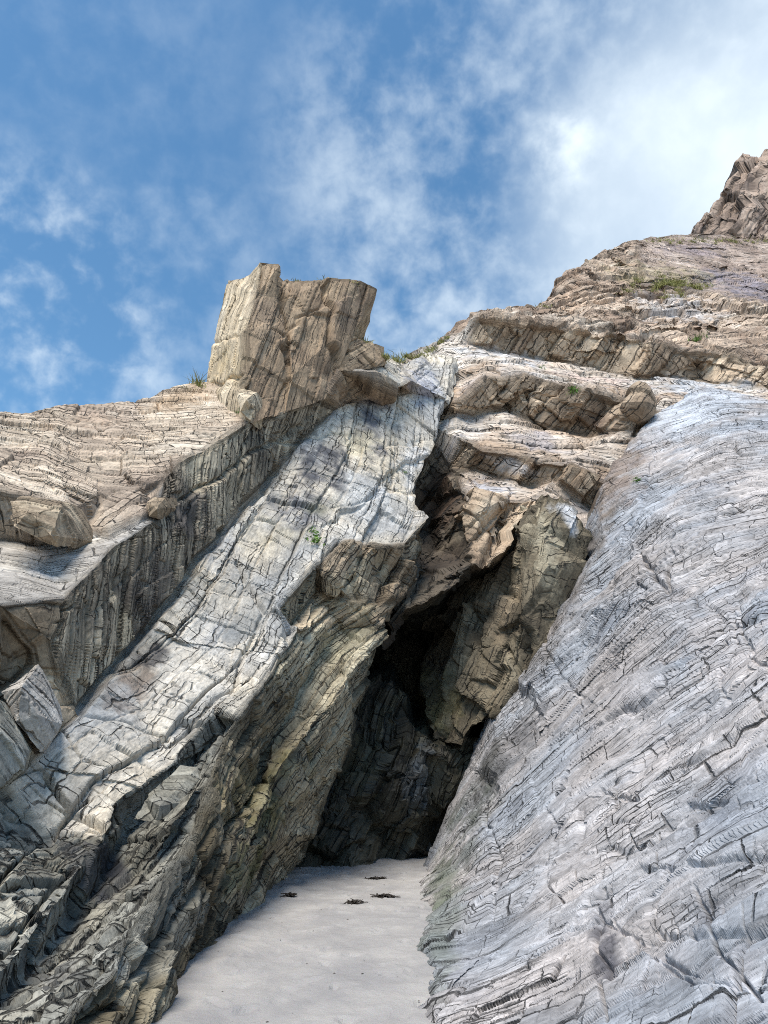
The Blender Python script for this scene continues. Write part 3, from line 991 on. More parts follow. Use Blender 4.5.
D.poly('crest', 'rubble', 'rubble', 'k2 k3 k4 k5 k6 k7 k8 k9 y2 y6 a2 a1 a0')
D.poly('crest', 'upslab', 'crestslab', 'k9 k10 k11 k12 y5 y4 y3 y2')
D.poly('crest', 'rubble', 'rubble', 'y2 y3 y4 y5 a6 a5 a4 a3 a2 y6')
D.poly('riser', 'riser', 'riser', 'a0 a1 a2 a3 a4 a5 a6 A6 A5 A4 A3 A2 A1 A0')
D.poly('upper_slab', 'upslab', 'upslab', 'k00 k0 k1 k2 a0 A0 A1 A2 A3 A4 A5 A6 b6 b5 b4 b3 b2 b1 b0 b00')
D.poly('riser', 'riser', 'riser', 'b00 b0 b1 b2 b3 b4 b5 b6 B6 B5 B4 B3 B2 B1 B0 B00')
D.poly('lower_slab', 'upslab', 'upslab', 'B00 B0 B1 B2 B3 B4 B5 B6 C4 C3 C2 C1 C0 j2')
D.poly('riser', 'riser', 'riser', 'j2 C0 C1 C2 C3 C4 E4 E3 E2 E1 E0')
D.poly('lower_slab', 'upslab', 'upslab', 'E0 E1 E2 E3 E4 f5 f4 f3 f2 f1')
D.poly('riser', 'riser', 'riser', 'f2 f3 f4 f5 r6 r5 r4 r3 j4')
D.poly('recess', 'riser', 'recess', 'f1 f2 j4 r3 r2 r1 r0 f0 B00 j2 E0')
D.skirt('back', 'cave', 'cave', 'r0 r1 r2 r3 r4 r5 r6', (0, 5, 0), (0, 3, 0))
D.skirt('back', 'rubble', 'rubble', 'k12 y5 a6 A6 b6', (34, -4, 0), (26, -10, -6))
D.skirt('back', 'rubble', 'rubble', 'k12 k11 k10 k9 k8 k7 k6 k5 k4 k3 k2 k1 k0 k00', (0, 8, -1))
D.cracks += [([(470, 318), (560, 326), (640, 340)], 1.5, -.15, 0), ([(560, 386), (620, 400), (655, 411)], 1.5, -.10, 0),
             ([(535, 395), (530, 420), (545, 430)], 2.2, .35, 0), ([(500, 385), (492, 400), (510, 412)], 2, .2, 0),
             ([(430, 360), (440, 350), (470, 352)], 1.5, .06, 0)]
D.stains += [(700, 388, 60, 12, 0, S(184, 188, 194), .8), (740, 285, 60, 14, -12, S(122, 120, 134), .7), (690, 250, 40, 10, 0, S(150, 140, 150), .5), (540, 445, 40, 10, -15, S(140, 138, 146), .6), (500, 355, 50, 10, -8, PALE, .6),
             (600, 380, 50, 6, -10, S(206, 180, 168), .5), (680, 310, 50, 14, -10, PALE, .5), (520, 470, 40, 8, -15, PALE, .5), (600, 425, 30, 12, -20, S(110, 88, 76), .5),
             (660, 275, 60, 12, -5, S(150, 140, 96), .45), (575, 300, 40, 20, 30, S(176, 150, 126), .5), (440, 505, 30, 30, 0, S(96, 74, 58), .6), (500, 490, 26, 8, -10, S(150, 158, 172), .6)]
D.build(KK, jag=(.16, 1.5), warp=(.10, .5, .018, 2.5))
dc = empty('upper_cliff', (4, 20, 8), 'tan and white cliff rising in ledges above the cave to the right skyline', 'cliff')
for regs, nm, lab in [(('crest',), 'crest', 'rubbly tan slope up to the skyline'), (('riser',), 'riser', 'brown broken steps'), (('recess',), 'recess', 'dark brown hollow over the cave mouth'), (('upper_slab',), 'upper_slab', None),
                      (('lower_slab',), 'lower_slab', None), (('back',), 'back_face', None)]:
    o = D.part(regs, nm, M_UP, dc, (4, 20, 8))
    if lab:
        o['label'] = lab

# ================================================================== FAR CRAG
K = Rock(41)
K.v(a=(684, 240, 62), b=(690, 226, 62), c=(703, 214, 63), d=(712, 196, 64), e=(733, 174, 65), f=(748, 160, 66), g=(768, 147, 67), h=(850, 90, 68), i=(1000, 60, 68), j=(1000, 300, 60),
    k=(850, 300, 60), l=(768, 250, 60), m=(720, 245, 61), n=(740, 205, 61), o=(800, 180, 61))
K.poly('crag', 'crag', 'crag', 'a b c d e f g h i j k l m')
K.skirt('back', 'crag', 'crag', 'a m l k j', (0, -2, -34))
K.skirt('back', 'crag', 'crag', 'i j', (70, -6, -10))
K.skirt('back', 'crag', 'crag', 'a b c d e f g h i', (3, 14, -2))
K.build(KK, jag=(.7, 3.5), warp=(.5, .2, .2, .8))
o = K.part(('crag', 'back'), 'crag', M_CRAG, None, (33, 62, 20))
tag(o, 'distant brown crag at the top right, beyond the ledged cliff', 'crag')

# ================================================================== RIGHT SLAB
R_ = Rock(53)
R_.v(L0=(420, 1110, None), L1=(398, 1024, None), L1b=(410, 965, None), L2=(412, 918, None), L3=(420, 876, None), G1=(436, 1024, 5.5), G2=(432, 960, 7.2), G3=(432, 915, 9.4), G4=(446, 870, 12.4), L4=(441, 832, 15.2), L5=(468, 768, 15.6), L6=(506, 680, 15.9), L7=(546, 607, 16.2), L8=(580, 540, 16.8),
     K1=(458, 838, 13.0), K2=(487, 768, 13.5), K3=(529, 684, 13.8), K4=(566, 612, 14.1), K5=(600, 545, 14.7),
     L9=(602, 480, 17), L10=(652, 415, 19), L11=(700, 388, 19.5), L12=(768, 398, 18.5), L13=(880, 420, 17),
     A1=(470, 1024, 5.2), A2=(470, 940, 7.5), A3=(480, 870, 10), A4=(506, 800, 11.7), A5=(552, 722, 12.2), A6=(592, 645, 12.7), A7=(622, 565, 13.6), A8=(632, 500, 15.0), A9=(680, 440, 16.6),
     B1=(560, 1024, 4.5), B2=(560, 930, 6.2), B3=(570, 850, 7.9), B4=(600, 760, 9.3), B5=(630, 680, 10.2), B6=(650, 600, 11.2), B7=(680, 530, 12.4), B8=(722, 465, 14), B9=(768, 440, 14.8),
     C1=(660, 1024, 3.7), C2=(660, 920, 4.9), C3=(680, 820, 6.2), C4=(700, 740, 7.3), C5=(720, 650, 8.6), C6=(740, 570, 10.2), C7=(768, 515, 11.6),
     D1=(768, 1024, 3.0), D2=(768, 900, 3.9), D3=(768, 800, 5.0), D4=(768, 720, 6.2), D5=(768, 640, 7.7),
     E1=(900, 1100, 2.2), E2=(900, 900, 3.0), E3=(900, 720, 4.7), E4=(900, 560, 8), E5=(900, 470, 12), F1=(560, 1110, 3.7), F2=(700, 1110, 2.8), F3=(790, 1120, 2.3))
R_.poly('slab', 'right', 'right', 'L0 L1 L1b L2 L3 L4 L5 L6 L7 L8 L9 L10 L11 L12 L13 E5 E4 E3 E2 E1 F3 F2 F1')
R_.skirt('back', 'cave', 'cave', 'L10 L9 L8 L7 L6 L5 L4 L3 L2', (.6, 3, -.5), (.5, 6, -.3))
R_.skirt('back', 'right', 'right', 'L13 L12 L11 L10', (2, 4, -.5))
R_.skirt('back', 'right', 'right', 'E1 E2 E3 E4 E5 L13', (9, -5, -3), (14, 2, 3))
R_.skirt('back', 'right', 'right', 'L0 F1 F2 F3 E1', (.4, -.3, -2.5), (9, -5, -3))
R_.cracks += [([(470, 905), (520, 870), (560, 862), (610, 825), (660, 815)], 1.8, .05, .05), ([(440, 970), (500, 940), (560, 905)], 1.8, .05, .05),
              ([(768, 850), (700, 872), (640, 868), (590, 900)], 1.8, .05, .025), ([(768, 925), (700, 945), (650, 932)], 2, .05, .02),
              ([(640, 760), (600, 790), (575, 840)], 1.6, .05, .04), ([(530, 760), (560, 735), (600, 690), (640, 668)], 1.8, .06, .07),
              ([(768, 545), (720, 560), (690, 590), (655, 600)], 1.8, .05, .06), ([(560, 690), (590, 640), (612, 600), (628, 560)], 1.8, .05, .06),
              ([(768, 760), (730, 790), (690, 800), (650, 840), (600, 850)], 1.8, .05, .03), ([(650, 470), (640, 510), (625, 540)], 1.8, .06, .08),
              ([(730, 600), (735, 640), (712, 668), (722, 700)], 1.6, .05, .03), ([(500, 1010), (560, 985), (600, 990)], 1.8, .05, .05),
              ([(640, 555), (655, 580), (668, 590), (672, 560)], 2.5, .2, .06), ([(690, 770), (640, 800), (600, 790), (560, 835)], 1.6, .05, .03),
              ([(768, 610), (720, 630), (680, 665), (655, 690), (610, 720)], 2, .08, .06), ([(768, 500), (715, 520), (665, 545), (640, 580)], 2, .06, .07),
              ([(768, 570), (735, 600), (745, 650), (768, 670)], 1.6, .06, .02), ([(700, 600), (725, 620), (700, 650)], 1.5, .05, 0),
              ([(604, 885), (595, 905), (602, 925), (594, 945), (608, 962), (600, 990), (606, 1024)], 1.8, .06, .01), ([(690, 895), (700, 918), (714, 930), (722, 952), (745, 960), (768, 985)], 1.8, .06, .01),
              ([(560, 930), (598, 920), (640, 940), (700, 935)], 1.8, .06, .02), ([(630, 960), (700, 985), (768, 975)], 2, .05, .02),
              ([(480, 800), (500, 850), (490, 905)], 2, .06, .03), ([(540, 640), (575, 690), (600, 650)], 2, .06, .04),
              ([(600, 540), (650, 480), (690, 455)], 1.8, .05, .05), ([(768, 715), (700, 760), (640, 790)], 1.6, .06, .05),
              ([(768, 440), (700, 450), (640, 500)], 1.6, .05, .04), ([(560, 1000), (640, 960), (700, 975)], 2, .07, .03)]
R_.stains += [(700, 405, 60, 18, 15, S(178, 184, 192), .6), (614, 470, 26, 60, -25, S(124, 108, 92), .85), (588, 555, 14, 70, -25, S(104, 94, 84), .7), (545, 650, 12, 70, -28, S(98, 92, 86), .7), (478, 790, 14, 60, -25, S(70, 70, 66), .8), (600, 935, 16, 50, 0, S(44, 46, 58), .75), (705, 915, 22, 26, 0, S(54, 56, 66), .6), (720, 640, 60, 40, 30, S(182, 174, 170), .55), (690, 420, 60, 30, 20, S(190, 196, 204), .6),  # includes dark strips that put the cave-side edge's shade into the colour
              (640, 700, 40, 50, 30, S(166, 162, 162), .5), (440, 930, 26, 80, -10, S(96, 104, 92), .6), (470, 830, 22, 60, -25, S(92, 98, 92), .7), (520, 740, 16, 80, -28, S(104, 104, 106), .6),
              (620, 480, 24, 40, -25, S(136, 124, 118), .6), (700, 510, 50, 20, 30, S(138, 142, 148), .5), (560, 600, 14, 60, -28, S(130, 122, 118), .5), (700, 960, 80, 50, 0, S(160, 156, 156), .5),
              (650, 840, 80, 60, 30, S(170, 170, 172), .4), (445, 880, 14, 30, -10, S(70, 84, 56), .5)]
R_.cracks = [(a_, b_, c_ * .8, d_ * .45) for a_, b_, c_, d_ in R_.cracks]
R_.build(KK, jag=(.03, .7), warp=(.08, .6, .010, 3.5))
rs = empty('leaning_slab', (2, 8, 0), 'broad blue-grey finely layered rock slab leaning on the right of the cave', 'rock slab')
R_.part(('slab',), 'slab_face', M_LAM, rs, (2, 8, 0))
R_.part(('back',), 'back_face', M_CAVE, rs, (2, 8, 0))

# ================================================================== WEDGED BLOCK
H = Rock(61)
H.v(h0=(414, 600, 19.0), h1=(450, 560, 18.6), h2=(490, 535, 17.6), h3=(533, 504, 16.6), h4=(548, 488, 15.3), h5=(594, 535, 15.1), h6=(583, 560, 15.2), h7=(567, 605, 15.0), h8=(532, 665, 14.7), h9=(508, 708, 14.7),
    h10=(480, 716, 15.4), h11=(462, 746, 15.6), h12=(428, 738, 16.2), h13=(422, 690, 17.2), h14=(430, 640, 18.4),
    i1=(524, 560, 15.0), i2=(520, 615, 14.7), i3=(478, 600, 16.6), i4=(470, 645, 16.1), i5=(512, 645, 15.1), i6=(450, 690, 16.1), i7=(538, 525, 14.9), i8=(548, 565, 14.6))
H.poly('block', 'wedge', 'wedge', 'h0 h1 h2 h3 i7 i1 i2 i5 i4 i3')
H.poly('block', 'wedge', 'wedge', 'h0 i3 i4 i5 i2 h8 h9 h10 h11 h12 h13 h14')
H.poly('block', 'flank', 'wedge', 'h3 h4 h5 h6 h7 h8 i2 i1 i7')
H.skirt('back', 'cave', 'cave', 'h0 h1 h2 h3 h4 h5 h6 h7 h8 h9 h10 h11 h12 h13 h14', (0, 2.5, .2))
H.cracks += [([(524, 540), (518, 600), (528, 650), (520, 690)], 2.5, .2, -.1), ([(475, 610), (482, 650), (500, 640), (515, 625)], 2, .12, .06), ([(440, 740), (455, 690), (475, 650)], 2, .1, .05),
             ([(500, 645), (520, 680), (505, 710)], 2, .12, .04)]
H.stains += [(548, 555, 14, 50, 10, S(182, 172, 148), .8), (560, 515, 20, 10, -45, PALE, .8), (500, 600, 26, 40, 0, S(158, 142, 120), .5), (440, 700, 26, 40, 0, S(112, 104, 58), .5), (495, 560, 20, 20, 0, S(96, 82, 66), .5)]
H.build(KK, jag=(.08, .8), warp=(.05, .8, .015, 3))
o = H.part(('block', 'back'), 'wedged_boulder', M_WEDGE, None, (1.5, 15, 4))
tag(o, 'huge brown angular boulder wedged in the upper mouth of the dark cave', 'boulder')

# ================================================================== CAVE
Cv = Rock(71)
Cv.v(a0=(285, 900, 13.4), a1=(306, 883, 13.7), a2=(350, 878, 14.5), a3=(400, 869, 15.9), a4=(440, 858, 17.6), a4b=(475, 850, 18.3), a5=(480, 800, 16.6), a6=(490, 755, 16.6), a7=(470, 745, 16.4), a8=(438, 742, 15.9), a9=(412, 715, 15.9),
     a10=(396, 686, 16.2), a11=(372, 682, 16.4), a12=(345, 705, 16.2), a13=(320, 760, 15.6), a14=(295, 830, 14.6), b1=(400, 790, 15.0), b2=(435, 800, 15.8), b3=(350, 790, 15.1), b4=(440, 750, 15.6), b5=(375, 720, 15.7))
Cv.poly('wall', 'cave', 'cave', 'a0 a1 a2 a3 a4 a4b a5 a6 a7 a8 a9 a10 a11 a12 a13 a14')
Cv.skirt('back', 'cave', 'cave', 'a14 a13 a12 a11 a10 a9 a8 a7 a6', (0, 3, .8))
Cv.cracks += [([(395, 690), (415, 730), (420, 770), (405, 810)], 2.5, .15, .05), ([(440, 745), (432, 790), (415, 815)], 2, .1, .06)]
Cv.stains += [(420, 775, 18, 40, -15, S(104, 112, 118), .6), (365, 760, 30, 40, 0, S(96, 92, 70), .5)]
Cv.build(KK, jag=(.12, .7), warp=(.12, .8, .04, 3))
cw = empty('cave_wall', (-.2, 15.5, 0), 'dark rock wall at the back of the cave above the sand', 'cave wall')
Cv.part(('wall', 'back'), 'lower_wall', M_CAVE, cw, (-.2, 15.5, 0))
K2 = Rock(73)
K2.v(a=(180, 930, 20), b=(180, 540, 20), c=(400, 540, 20.5), d=(640, 540, 20), e=(640, 900, 20), f=(400, 900, 21))
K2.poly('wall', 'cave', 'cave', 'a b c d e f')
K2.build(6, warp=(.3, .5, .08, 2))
K2.part(('wall',), 'rear_wall', M_CAVE, cw, (-.2, 15.5, 0))

# ================================================================== LOOSE BLOCKS
def traced_block(name, outline, inner, depth, fab, pal, label, mat, seed, cracks=(), kk=KK, cat='boulder', warp=(.04, 1.2, .015, 4)):
    b = Rock(seed)
    kw = {}
    for i, (x, y, Y) in enumerate(outline):
        kw['o%d' % i] = (x, y, Y)
    for i, (x, y, Y) in enumerate(inner):
        kw['i%d' % i] = (x, y, Y)
    b.v(**kw)
    nm = ' '.join('o%d' % i for i in range(len(outline)))
    b.poly('b', fab, pal, nm)
    b.skirt('b', fab, pal, nm + ' o0', depth)
    b.cracks += list(cracks)
    b.build(kk, warp=warp)
    c = b.V.mean(0)
    o = b.part(('b',), name, mat, None, tuple(c))
    tag(o, label, cat)
    return o


traced_block('boulder', [(9, 502, 8.2), (22, 497, 8.4), (60, 503, 8.7), (68, 520, 8.7), (70, 538, 8.6), (58, 546, 8.4), (38, 540, 8.1), (14, 527, 7.9)],
             [(60, 512, 8.3), (52, 536, 8.1), (30, 512, 8.0)], (-.1, 1.0, .25), 'block', 'endface',
             'squarish tan boulder resting on the grey shelf at the left edge', M_ROCK, 81)
traced_block('boulder', [(146, 503, 10.2), (154, 498, 10.3), (165, 497, 10.4), (166, 508, 10.3), (158, 519, 10.2), (148, 516, 10.1)],
             [(156, 508, 10.0)], (0, .5, .2), 'block', 'endface', 'small rounded cream block lodged at the top edge of the ridged wall', M_ROCK, 82)
traced_block('boulder', [(2, 692, 7.0), (36, 664, 7.3), (50, 690, 7.4), (60, 722, 7.4), (40, 752, 7.2), (18, 722, 6.9)],
             [(22, 690, 6.85), (38, 715, 7.0)], (-.3, .8, .1), 'block', 'ledge',
             'grey-tan slanting squared block leaning against the foot of the ridged wall', M_ROCK, 83)
traced_block('boulder', [(-30, 690, 6.4), (0, 700, 6.6), (28, 750, 6.9), (20, 770, 6.8), (0, 784, 6.5), (-30, 800, 6.2)],
             [(0, 740, 6.4)], (-.4, 1.0, 0), 'block', 'beds', 'dark block in the corner below the slanting block', M_ROCK, 84)
traced_block('boulder', [(137, 820, 7.35), (146, 800, 7.5), (160, 786, 7.7), (178, 790, 7.75), (180, 803, 7.6), (168, 815, 7.4), (158, 822, 7.25)],
             [(152, 800, 7.35), (160, 805, 7.2)], (0, .6, .2), 'ledge', 'beds', 'grey square-cut block jutting from the middle of the stepped beds', M_ROCK, 85)
traced_block('boulder', [(640, 392, 18.6), (656, 408, 18.7), (640, 414, 18.6), (628, 404, 18.6)], [(641, 404, 18.3)], (.1, .6, 0), 'riser', 'riser',
             'small brown rock on the ledge end where the leaning slab begins', M_ROCK, 86)
traced_block('boulder', [(463, 505, 16.4), (478, 498, 16.5), (497, 504, 16.6), (492, 530, 16.4), (480, 550, 16.1), (468, 540, 16.0)],
             [(480, 512, 16.0), (476, 532, 15.9)], (.1, .9, .2), 'riser', 'riser', 'cream block protruding over the cave just left of the wedged boulder', M_ROCK, 87)
traced_block('boulder', [(236, 392, 12.9), (243, 388, 13.0), (256, 393, 13.0), (256, 408, 12.95), (250, 421, 12.8), (240, 412, 12.75)],
             [(246, 400, 12.6)], (.1, .6, .1), 'block', 'flank', 'small upright tan block at the foot of the pinnacle', M_ROCK, 88)

# ================================================================== SAND
def build_sand():
    # dense sheet in the gully, coarse ring out to the horizon
    xs = np.concatenate([-np.geomspace(400, 6, 24), np.arange(-5, 5, .03), np.geomspace(5, 400, 24)])
    ys = np.concatenate([-np.geomspace(400, 3, 24), np.arange(-2, 3.5, .15), np.arange(3.5, 18, .035), np.geomspace(18.1, 400, 22)])
    X, Y = np.meshgrid(xs, ys)
    P = np.stack([X.ravel(), Y.ravel(), np.zeros(X.size)], 1)
    n = fbm(P * np.array([.5, .5, 1]), 3, 5) * .05 + fbm(P * np.array([3.0, 2.2, 1]), 3, 6) * .026 + fbm(P * np.array([9.0, 6, 1]), 2, 7) * .009
    # footprints and small scours
    rnd = random.Random(4)
    x, y = P[:, 0], P[:, 1]
    for i in range(170):
        fx, fy = rnd.uniform(-1.4, 1.2), rnd.uniform(4.5, 15)
        a = rnd.uniform(0, 6.3)
        sx, sy = rnd.uniform(.03, .05), rnd.uniform(.06, .13)
        s = (abs(x - fx) < .4) & (abs(y - fy) < .4)
        u = (x[s] - fx) * math.cos(a) + (y[s] - fy) * math.sin(a)
        v = -(x[s] - fx) * math.sin(a) + (y[s] - fy) * math.cos(a)
        r = np.sqrt((u / sx) ** 2 + (v / sy) ** 2)
        n[s] += -.02 * np.exp(-r ** 2) + .008 * np.exp(-((r - 1.5) / .5) ** 2)
    # sand banks gently against the rock
    P[:, 2] = n + .03 * np.exp(-((x + 1.5) / .3) ** 2)
    nx, ny = len(xs), len(ys)
    i = np.arange(nx * ny).reshape(ny, nx)
    a, b, c, d = i[:-1, :-1].ravel(), i[:-1, 1:].ravel(), i[1:, 1:].ravel(), i[1:, :-1].ravel()
    T = np.concatenate([np.stack([a, b, c], 1), np.stack([a, c, d], 1)])
    m = bpy.data.materials.new('pale beach sand')
    m.use_nodes = True
    nt = m.node_tree
    bs = nt.nodes['Principled BSDF']
    tc = nd(nt, 'ShaderNodeTexCoord')
    n1 = nd(nt, 'ShaderNodeTexNoise', i_Scale=1.2, i_Detail=5.0, i_Roughness=.6)
    n2 = nd(nt, 'ShaderNodeTexNoise', i_Scale=160.0, i_Detail=3.0, i_Roughness=.7)
    n3 = nd(nt, 'ShaderNodeTexNoise', i_Scale=14.0, i_Detail=6.0, i_Roughness=.7)
    for q in (n1, n2, n3):
        nt.links.new(tc.outputs['Object'], q.inputs['Vector'])
    cr = nd(nt, 'ShaderNodeValToRGB')
    cr.color_ramp.elements[0].position = .35
    cr.color_ramp.elements[0].color = (*S(146, 144, 143), 1)
    cr.color_ramp.elements[1].position = .65
    cr.color_ramp.elements[1].color = (*S(168, 165, 161), 1)
    nt.links.new(n1.outputs['Fac'], cr.inputs[0])
    mx = nd(nt, 'ShaderNodeMix', data_type='RGBA', blend_type='OVERLAY')
    mx.inputs['Factor'].default_value = .35
    nt.links.new(cr.outputs[0], mx.inputs[6])
    nt.links.new(n2.outputs['Color'], mx.inputs[7])
    nt.links.new(mx.outputs[2], bs.inputs['Base Color'])
    bs.inputs['Roughness'].default_value = .9
    bp = nd(nt, 'ShaderNodeBump', i_Strength=.7, i_Distance=.03)
    nt.links.new(n3.outputs['Fac'], bp.inputs['Height'])
    b2 = nd(nt, 'ShaderNodeBump', i_Strength=.8, i_Distance=.006)
    nt.links.new(n2.outputs['Fac'], b2.inputs['Height'])
    nt.links.new(bp.outputs[0], b2.inputs['Normal'])
    nt.links.new(b2.outputs[0], bs.inputs['Normal'])
    o = link('sand', np_mesh('sand', P, T, mat=m))
    tag(o, 'smooth pale grey sand running into the cave', 'sand', kind='structure')
    return P, xs, ys


SANDP, SX, SY = build_sand()


def sand_z(x, y):
    i = min(max(np.searchsorted(SX, x), 0), len(SX) - 1)
    j = min(max(np.searchsorted(SY, y), 0), len(SY) - 1)
    return SANDP[j * len(SX) + i, 2]


# ================================================================== SMALL THINGS
def simple_mat(name, c, rough=.8, var=.3, scale=30):
    m = bpy.data.materials.new(name)
    m.use_nodes = True
    nt = m.node_tree
    bs = nt.nodes['Principled BSDF']
    tc = nd(nt, 'ShaderNodeTexCoord')
    n = nd(nt, 'ShaderNodeTexNoise', i_Scale=scale, i_Detail=4.0)
    nt.links.new(tc.outputs['Object'], n.inputs['Vector'])
    cr = nd(nt, 'ShaderNodeValToRGB')
    cr.color_ramp.elements[0].position = .35
    cr.color_ramp.elements[0].color = (*(np.array(c) * (1 - var)), 1)
    cr.color_ramp.elements[1].position = .65
    cr.color_ramp.elements[1].color = (*(np.array(c) * (1 + var)), 1)
    nt.links.new(n.outputs['Fac'], cr.inputs[0])
    nt.links.new(cr.outputs[0], bs.inputs['Base Color'])
    bs.inputs['Roughness'].default_value = rough
    return m


M_WEED = simple_mat('dark bladder seaweed', S(40, 34, 28), .45, .4, 40)
M_GRASS = simple_mat('dry coastal grass', S(132, 132, 76), .8, .35, 9)
M_LEAF = simple_mat('green cliff plant', S(88, 122, 44), .7, .35, 20)


def blades(name, n, spread, h, width, mat, seed, lean=.5, squash=1.0):
    r = random.Random(seed)
    V, T = [], []
    for i in range(n):
        a = r.uniform(0, 6.283)
        d = abs(r.gauss(0, .5)) * spread
        x, y = d * math.cos(a), d * math.sin(a) * squash
        hh = h * r.uniform(.45, 1.1)
        b = r.uniform(0, 6.283)
        wx, wy = math.cos(b) * width, math.sin(b) * width
        lx, ly = r.gauss(0, lean) * hh, r.gauss(0, lean) * hh
        base = len(V)
        for t, ww in ((0, 1), (.35, .9), (.7, .6), (1, .08)):
            cx, cy, cz = x + lx * t * t, y + ly * t * t, hh * t * (1 - .25 * t)
            V += [(cx - wx * ww, cy - wy * ww, cz), (cx + wx * ww, cy + wy * ww, cz)]
        for k in range(3):
            q = base + 2 * k
            T += [(q, q + 1, q + 3), (q, q + 3, q + 2)]
    return np_mesh(name, np.array(V), np.array(T), mat=mat)


dg = bpy.context.evaluated_depsgraph_get()
dg.update()


def drop(px, py):
    """point of the rock that this line of sight meets"""
    bpy.context.view_layer.update()
    d = Vector(ray_dir(px, py)).normalized()
    hit, loc, nor, idx, ob, mt = SC.ray_cast(bpy.context.evaluated_depsgraph_get(), Vector(CAM), d)
    return loc if hit else None


GR_TUFTS = [  # px, py, n, spread, h, label
    (197, 386, 60, .14, .45, 'wispy grass tuft on the skyline left of the pinnacle'),
    (186, 391, 30, .12, .22, 'tiny dry tuft on the skyline, outermost left of the pinnacle'),
    (297, 278, 40, .22, .10, 'thin grass on the pinnacle top beside its tall column'),
    (325, 279, 50, .30, .10, 'thin grass along the middle of the pinnacle top'),
    (352, 282, 40, .25, .10, 'thin grass near the right tip of the pinnacle top'),
    (365, 342, 50, .16, .22, 'small tuft on the shoulder right of the pinnacle'),
    (239, 412, 60, .14, .14, 'small dark green tuft at the foot of the pinnacle'),
    (545, 307, 70, .3, .2, 'dry tuft on the step of the upper skyline'),
    (700, 340, 120, .35, .3, 'bright green patch among the brown upper blocks'),
    (575, 392, 70, .16, .25, 'dark green tuft on the middle ledge of the upper cliff'),
    (540, 368, 50, .3, .12, 'low tuft at the inner edge of the white upper slab'),
]
VIEW = []
for i, (px, py, n, sp, h, lab) in enumerate(GR_TUFTS):
    p = None
    for dy in range(0, 16):
        p = drop(px, py + dy)
        if p is not None:
            break
    if p is None:
        continue
    o = link('grass_tuft', blades('grass_tuft', n, sp, h, .006 + p.y * .0003, M_GRASS if i not in (6, 8, 9, 10) else M_LEAF, 200 + i, .55, .6), None, p + Vector((0, .05, -.02)))
    tag(o, lab, 'grass tuft', 'grass tufts rooted in the cliffs')
def turf(name, spots, n, sp, h, w, seed, label, cat):
    """many blades rooted over the rock: nobody could count them, so one object"""
    Vs, Ts, base, first = [], [], 0, None
    for i, (px, py) in enumerate(spots):
        p = None
        for dy in range(0, 14):
            p = drop(px, py + dy)
            if p is not None:
                break
        if p is None:
            continue
        if first is None:
            first = p.copy()
        me = blades('tmp', n, sp, h, w, M_GRASS, seed + i, .6, .8)
        co = np.empty(len(me.vertices) * 3)
        me.vertices.foreach_get('co', co)
        ti = np.empty(len(me.polygons) * 3, dtype=np.int32)
        me.polygons.foreach_get('vertices', ti)
        Vs.append(co.reshape(-1, 3) + np.array(p - first) + np.array([0, 0, -.03]))
        Ts.append(ti.reshape(-1, 3) + base)
        base += len(me.vertices)
        bpy.data.meshes.remove(me)
    if Vs:
        o = link(name, np_mesh(name, np.concatenate(Vs), np.concatenate(Ts), mat=M_GRASS), None, first)
        tag(o, label, cat, kind='stuff')


rt = random.Random(9)
turf('grass', [(384 + i * 3.0 + rt.uniform(-2, 2), (356 if i < 12 else 356 - (i - 12) * 2.0) + rt.uniform(0, 3)) for i in range(22)], 70, .28, .17, .009, 500,
     'green turf lining the dip of the skyline between pinnacle and tan cliff', 'grass')
turf('grass', [(674 + 38 * rt.gauss(0, .5), 283 + 6 * rt.gauss(0, .6) + 3) for i in range(34)], 90, .45, .22, .014, 540,
     'olive turf bank on the upper slope below the right skyline', 'grass')
turf('grass', [(650 + 8 * i + rt.uniform(-4, 4), 241 + rt.uniform(0, 3)) for i in range(16)], 50, .6, .25, .02, 580,
     'dark grass line at the foot of the distant crag', 'grass')


def leafy(name, n, r0, mat, seed):
    r = random.Random(seed)
    V, T = [], []
    for i in range(n):
        d = Vector((r.gauss(0, 1), r.gauss(0, 1) - .4, r.gauss(0, .8))).normalized() * r0 * r.uniform(.2, 1)
        u = Vector((r.gauss(0, 1), r.gauss(0, 1), r.gauss(0, 1))).normalized() * r0 * .22
        w = u.cross(Vector((r.gauss(0, 1), r.gauss(0, 1), r.gauss(0, 1)))).normalized() * r0 * .10
        b = len(V)
        V += [tuple(d - u), tuple(d + w), tuple(d + u), tuple(d - w)]
        T += [(b, b + 1, b + 2), (b, b + 2, b + 3)]
    return np_mesh(name, np.array(V), np.array(T), mat=mat)


for i, (px, py, r0, n, lab) in enumerate([(637, 481, .12, 90, 'small bright green plant growing in a seam of the leaning slab'),
                                          (316, 541, .20, 90, 'yellow-green plant in a crack of the pale slab'),
                                          (312, 531, .11, 50, 'tiny sprig above the yellow-green plant on the pale slab'),
                                          (405, 473, .09, 40, 'tiny green sprig at the right edge of the pale slab'),
                                          (572, 391, .2, 70, 'round green plant beside the tuft on the middle ledge')]):
    p = drop(px, py)
    if p is not None:
        o = link('cliff_plant', leafy('cliff_plant', n, r0, M_LEAF, 300 + i), None, p)
        tag(o, lab, 'plant', 'small plants in the cliff cracks')


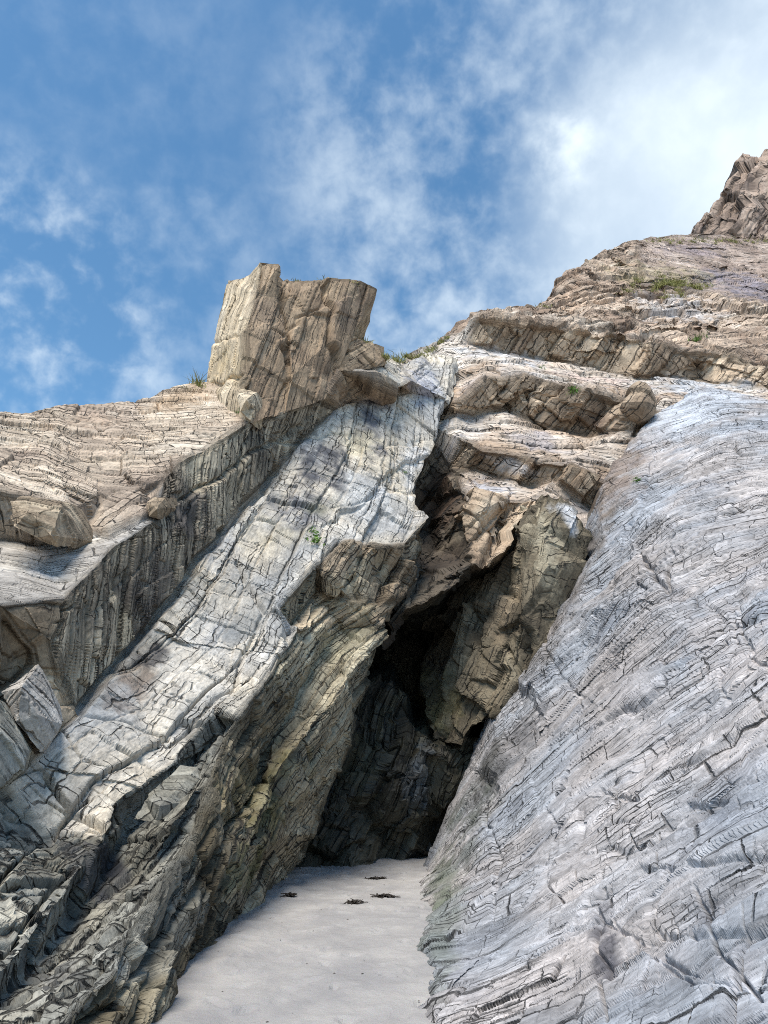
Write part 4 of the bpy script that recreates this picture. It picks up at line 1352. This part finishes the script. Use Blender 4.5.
def weed(name, w, l, seed):
    """a flat tangle of seaweed straps"""
    r = random.Random(seed)
    V, T = [], []
    for i in range(150):
        x, y = r.gauss(0, w * .34), r.gauss(0, l * .22)
        a = r.gauss(0, .6)
        z = r.uniform(.004, .05) * max(0, 1 - abs(x) / w)
        seg, L_ = 6, r.uniform(.05, .13)
        wd = r.uniform(.006, .014)
        base = len(V)
        for k in range(seg + 1):
            V += [(x + math.sin(a) * wd, y - math.cos(a) * wd, z + .004), (x, y, z + .012 + r.uniform(0, .006)), (x - math.sin(a) * wd, y + math.cos(a) * wd, z + .003)]
            x += math.cos(a) * L_ / seg
            y += math.sin(a) * L_ / seg
            a += r.gauss(0, .45)
            z = max(.002, z + r.gauss(0, .006))
        for k in range(seg):
            q = base + 3 * k
            T += [(q, q + 1, q + 4), (q, q + 4, q + 3), (q + 1, q + 2, q + 5), (q + 1, q + 5, q + 4)]
    return np_mesh(name, np.array(V), np.array(T), mat=M_WEED)


for i, (px, py, w, l, lab) in enumerate([(375, 877, .21, .10, 'dark seaweed clump on the sand, farthest in toward the cave'),
                                         (382, 897, .19, .09, 'dark seaweed clump on the sand, right of the small round one'),
                                         (352, 904, .11, .08, 'small round seaweed clump left of the long one'),
                                         (287, 899, .06, .014, 'smallest thin scrap of seaweed at the foot of the left overhang')]):
    y = ground_y(px, py)
    p = at(px, py, y)
    o = link('seaweed_clump', weed('seaweed_clump', w, l, 400 + i), None, (p[0], p[1], sand_z(p[0], p[1])))
    o.scale = (1, 1, .55)
    tag(o, lab, 'seaweed', 'seaweed scraps on the sand')

rc = random.Random(77)
Vs, Ts = [], []
for i in range(110):
    x, y = rc.uniform(-1.9, 1.6), 4.6 + 10.5 * rc.random() ** 1.3
    r0 = rc.choice((.004, .005, .007, .010)) * rc.uniform(.7, 1.5)
    z = sand_z(x, y)
    b = len(Vs)
    for k in range(6):
        a_ = k * 1.047 + rc.uniform(-.3, .3)
        Vs.append((x + r0 * math.cos(a_) * rc.uniform(.7, 1.8), y + r0 * math.sin(a_) * rc.uniform(.6, 1.2), z))
    Vs.append((x, y, z + r0 * rc.uniform(.4, .8)))
    for k in range(6):
        Ts.append((b + k, b + (k + 1) % 6, b + 6))
o = link('debris', np_mesh('debris', np.array(Vs), np.array(Ts), mat=M_WEED))
tag(o, 'tiny dark crumbs of weed and grit scattered over the sand', 'debris', kind='stuff')

print('scene built in %.1fs' % (time.time() - T00), 'tris', sum(len(o.data.polygons) for o in bpy.data.objects if o.type == 'MESH'))
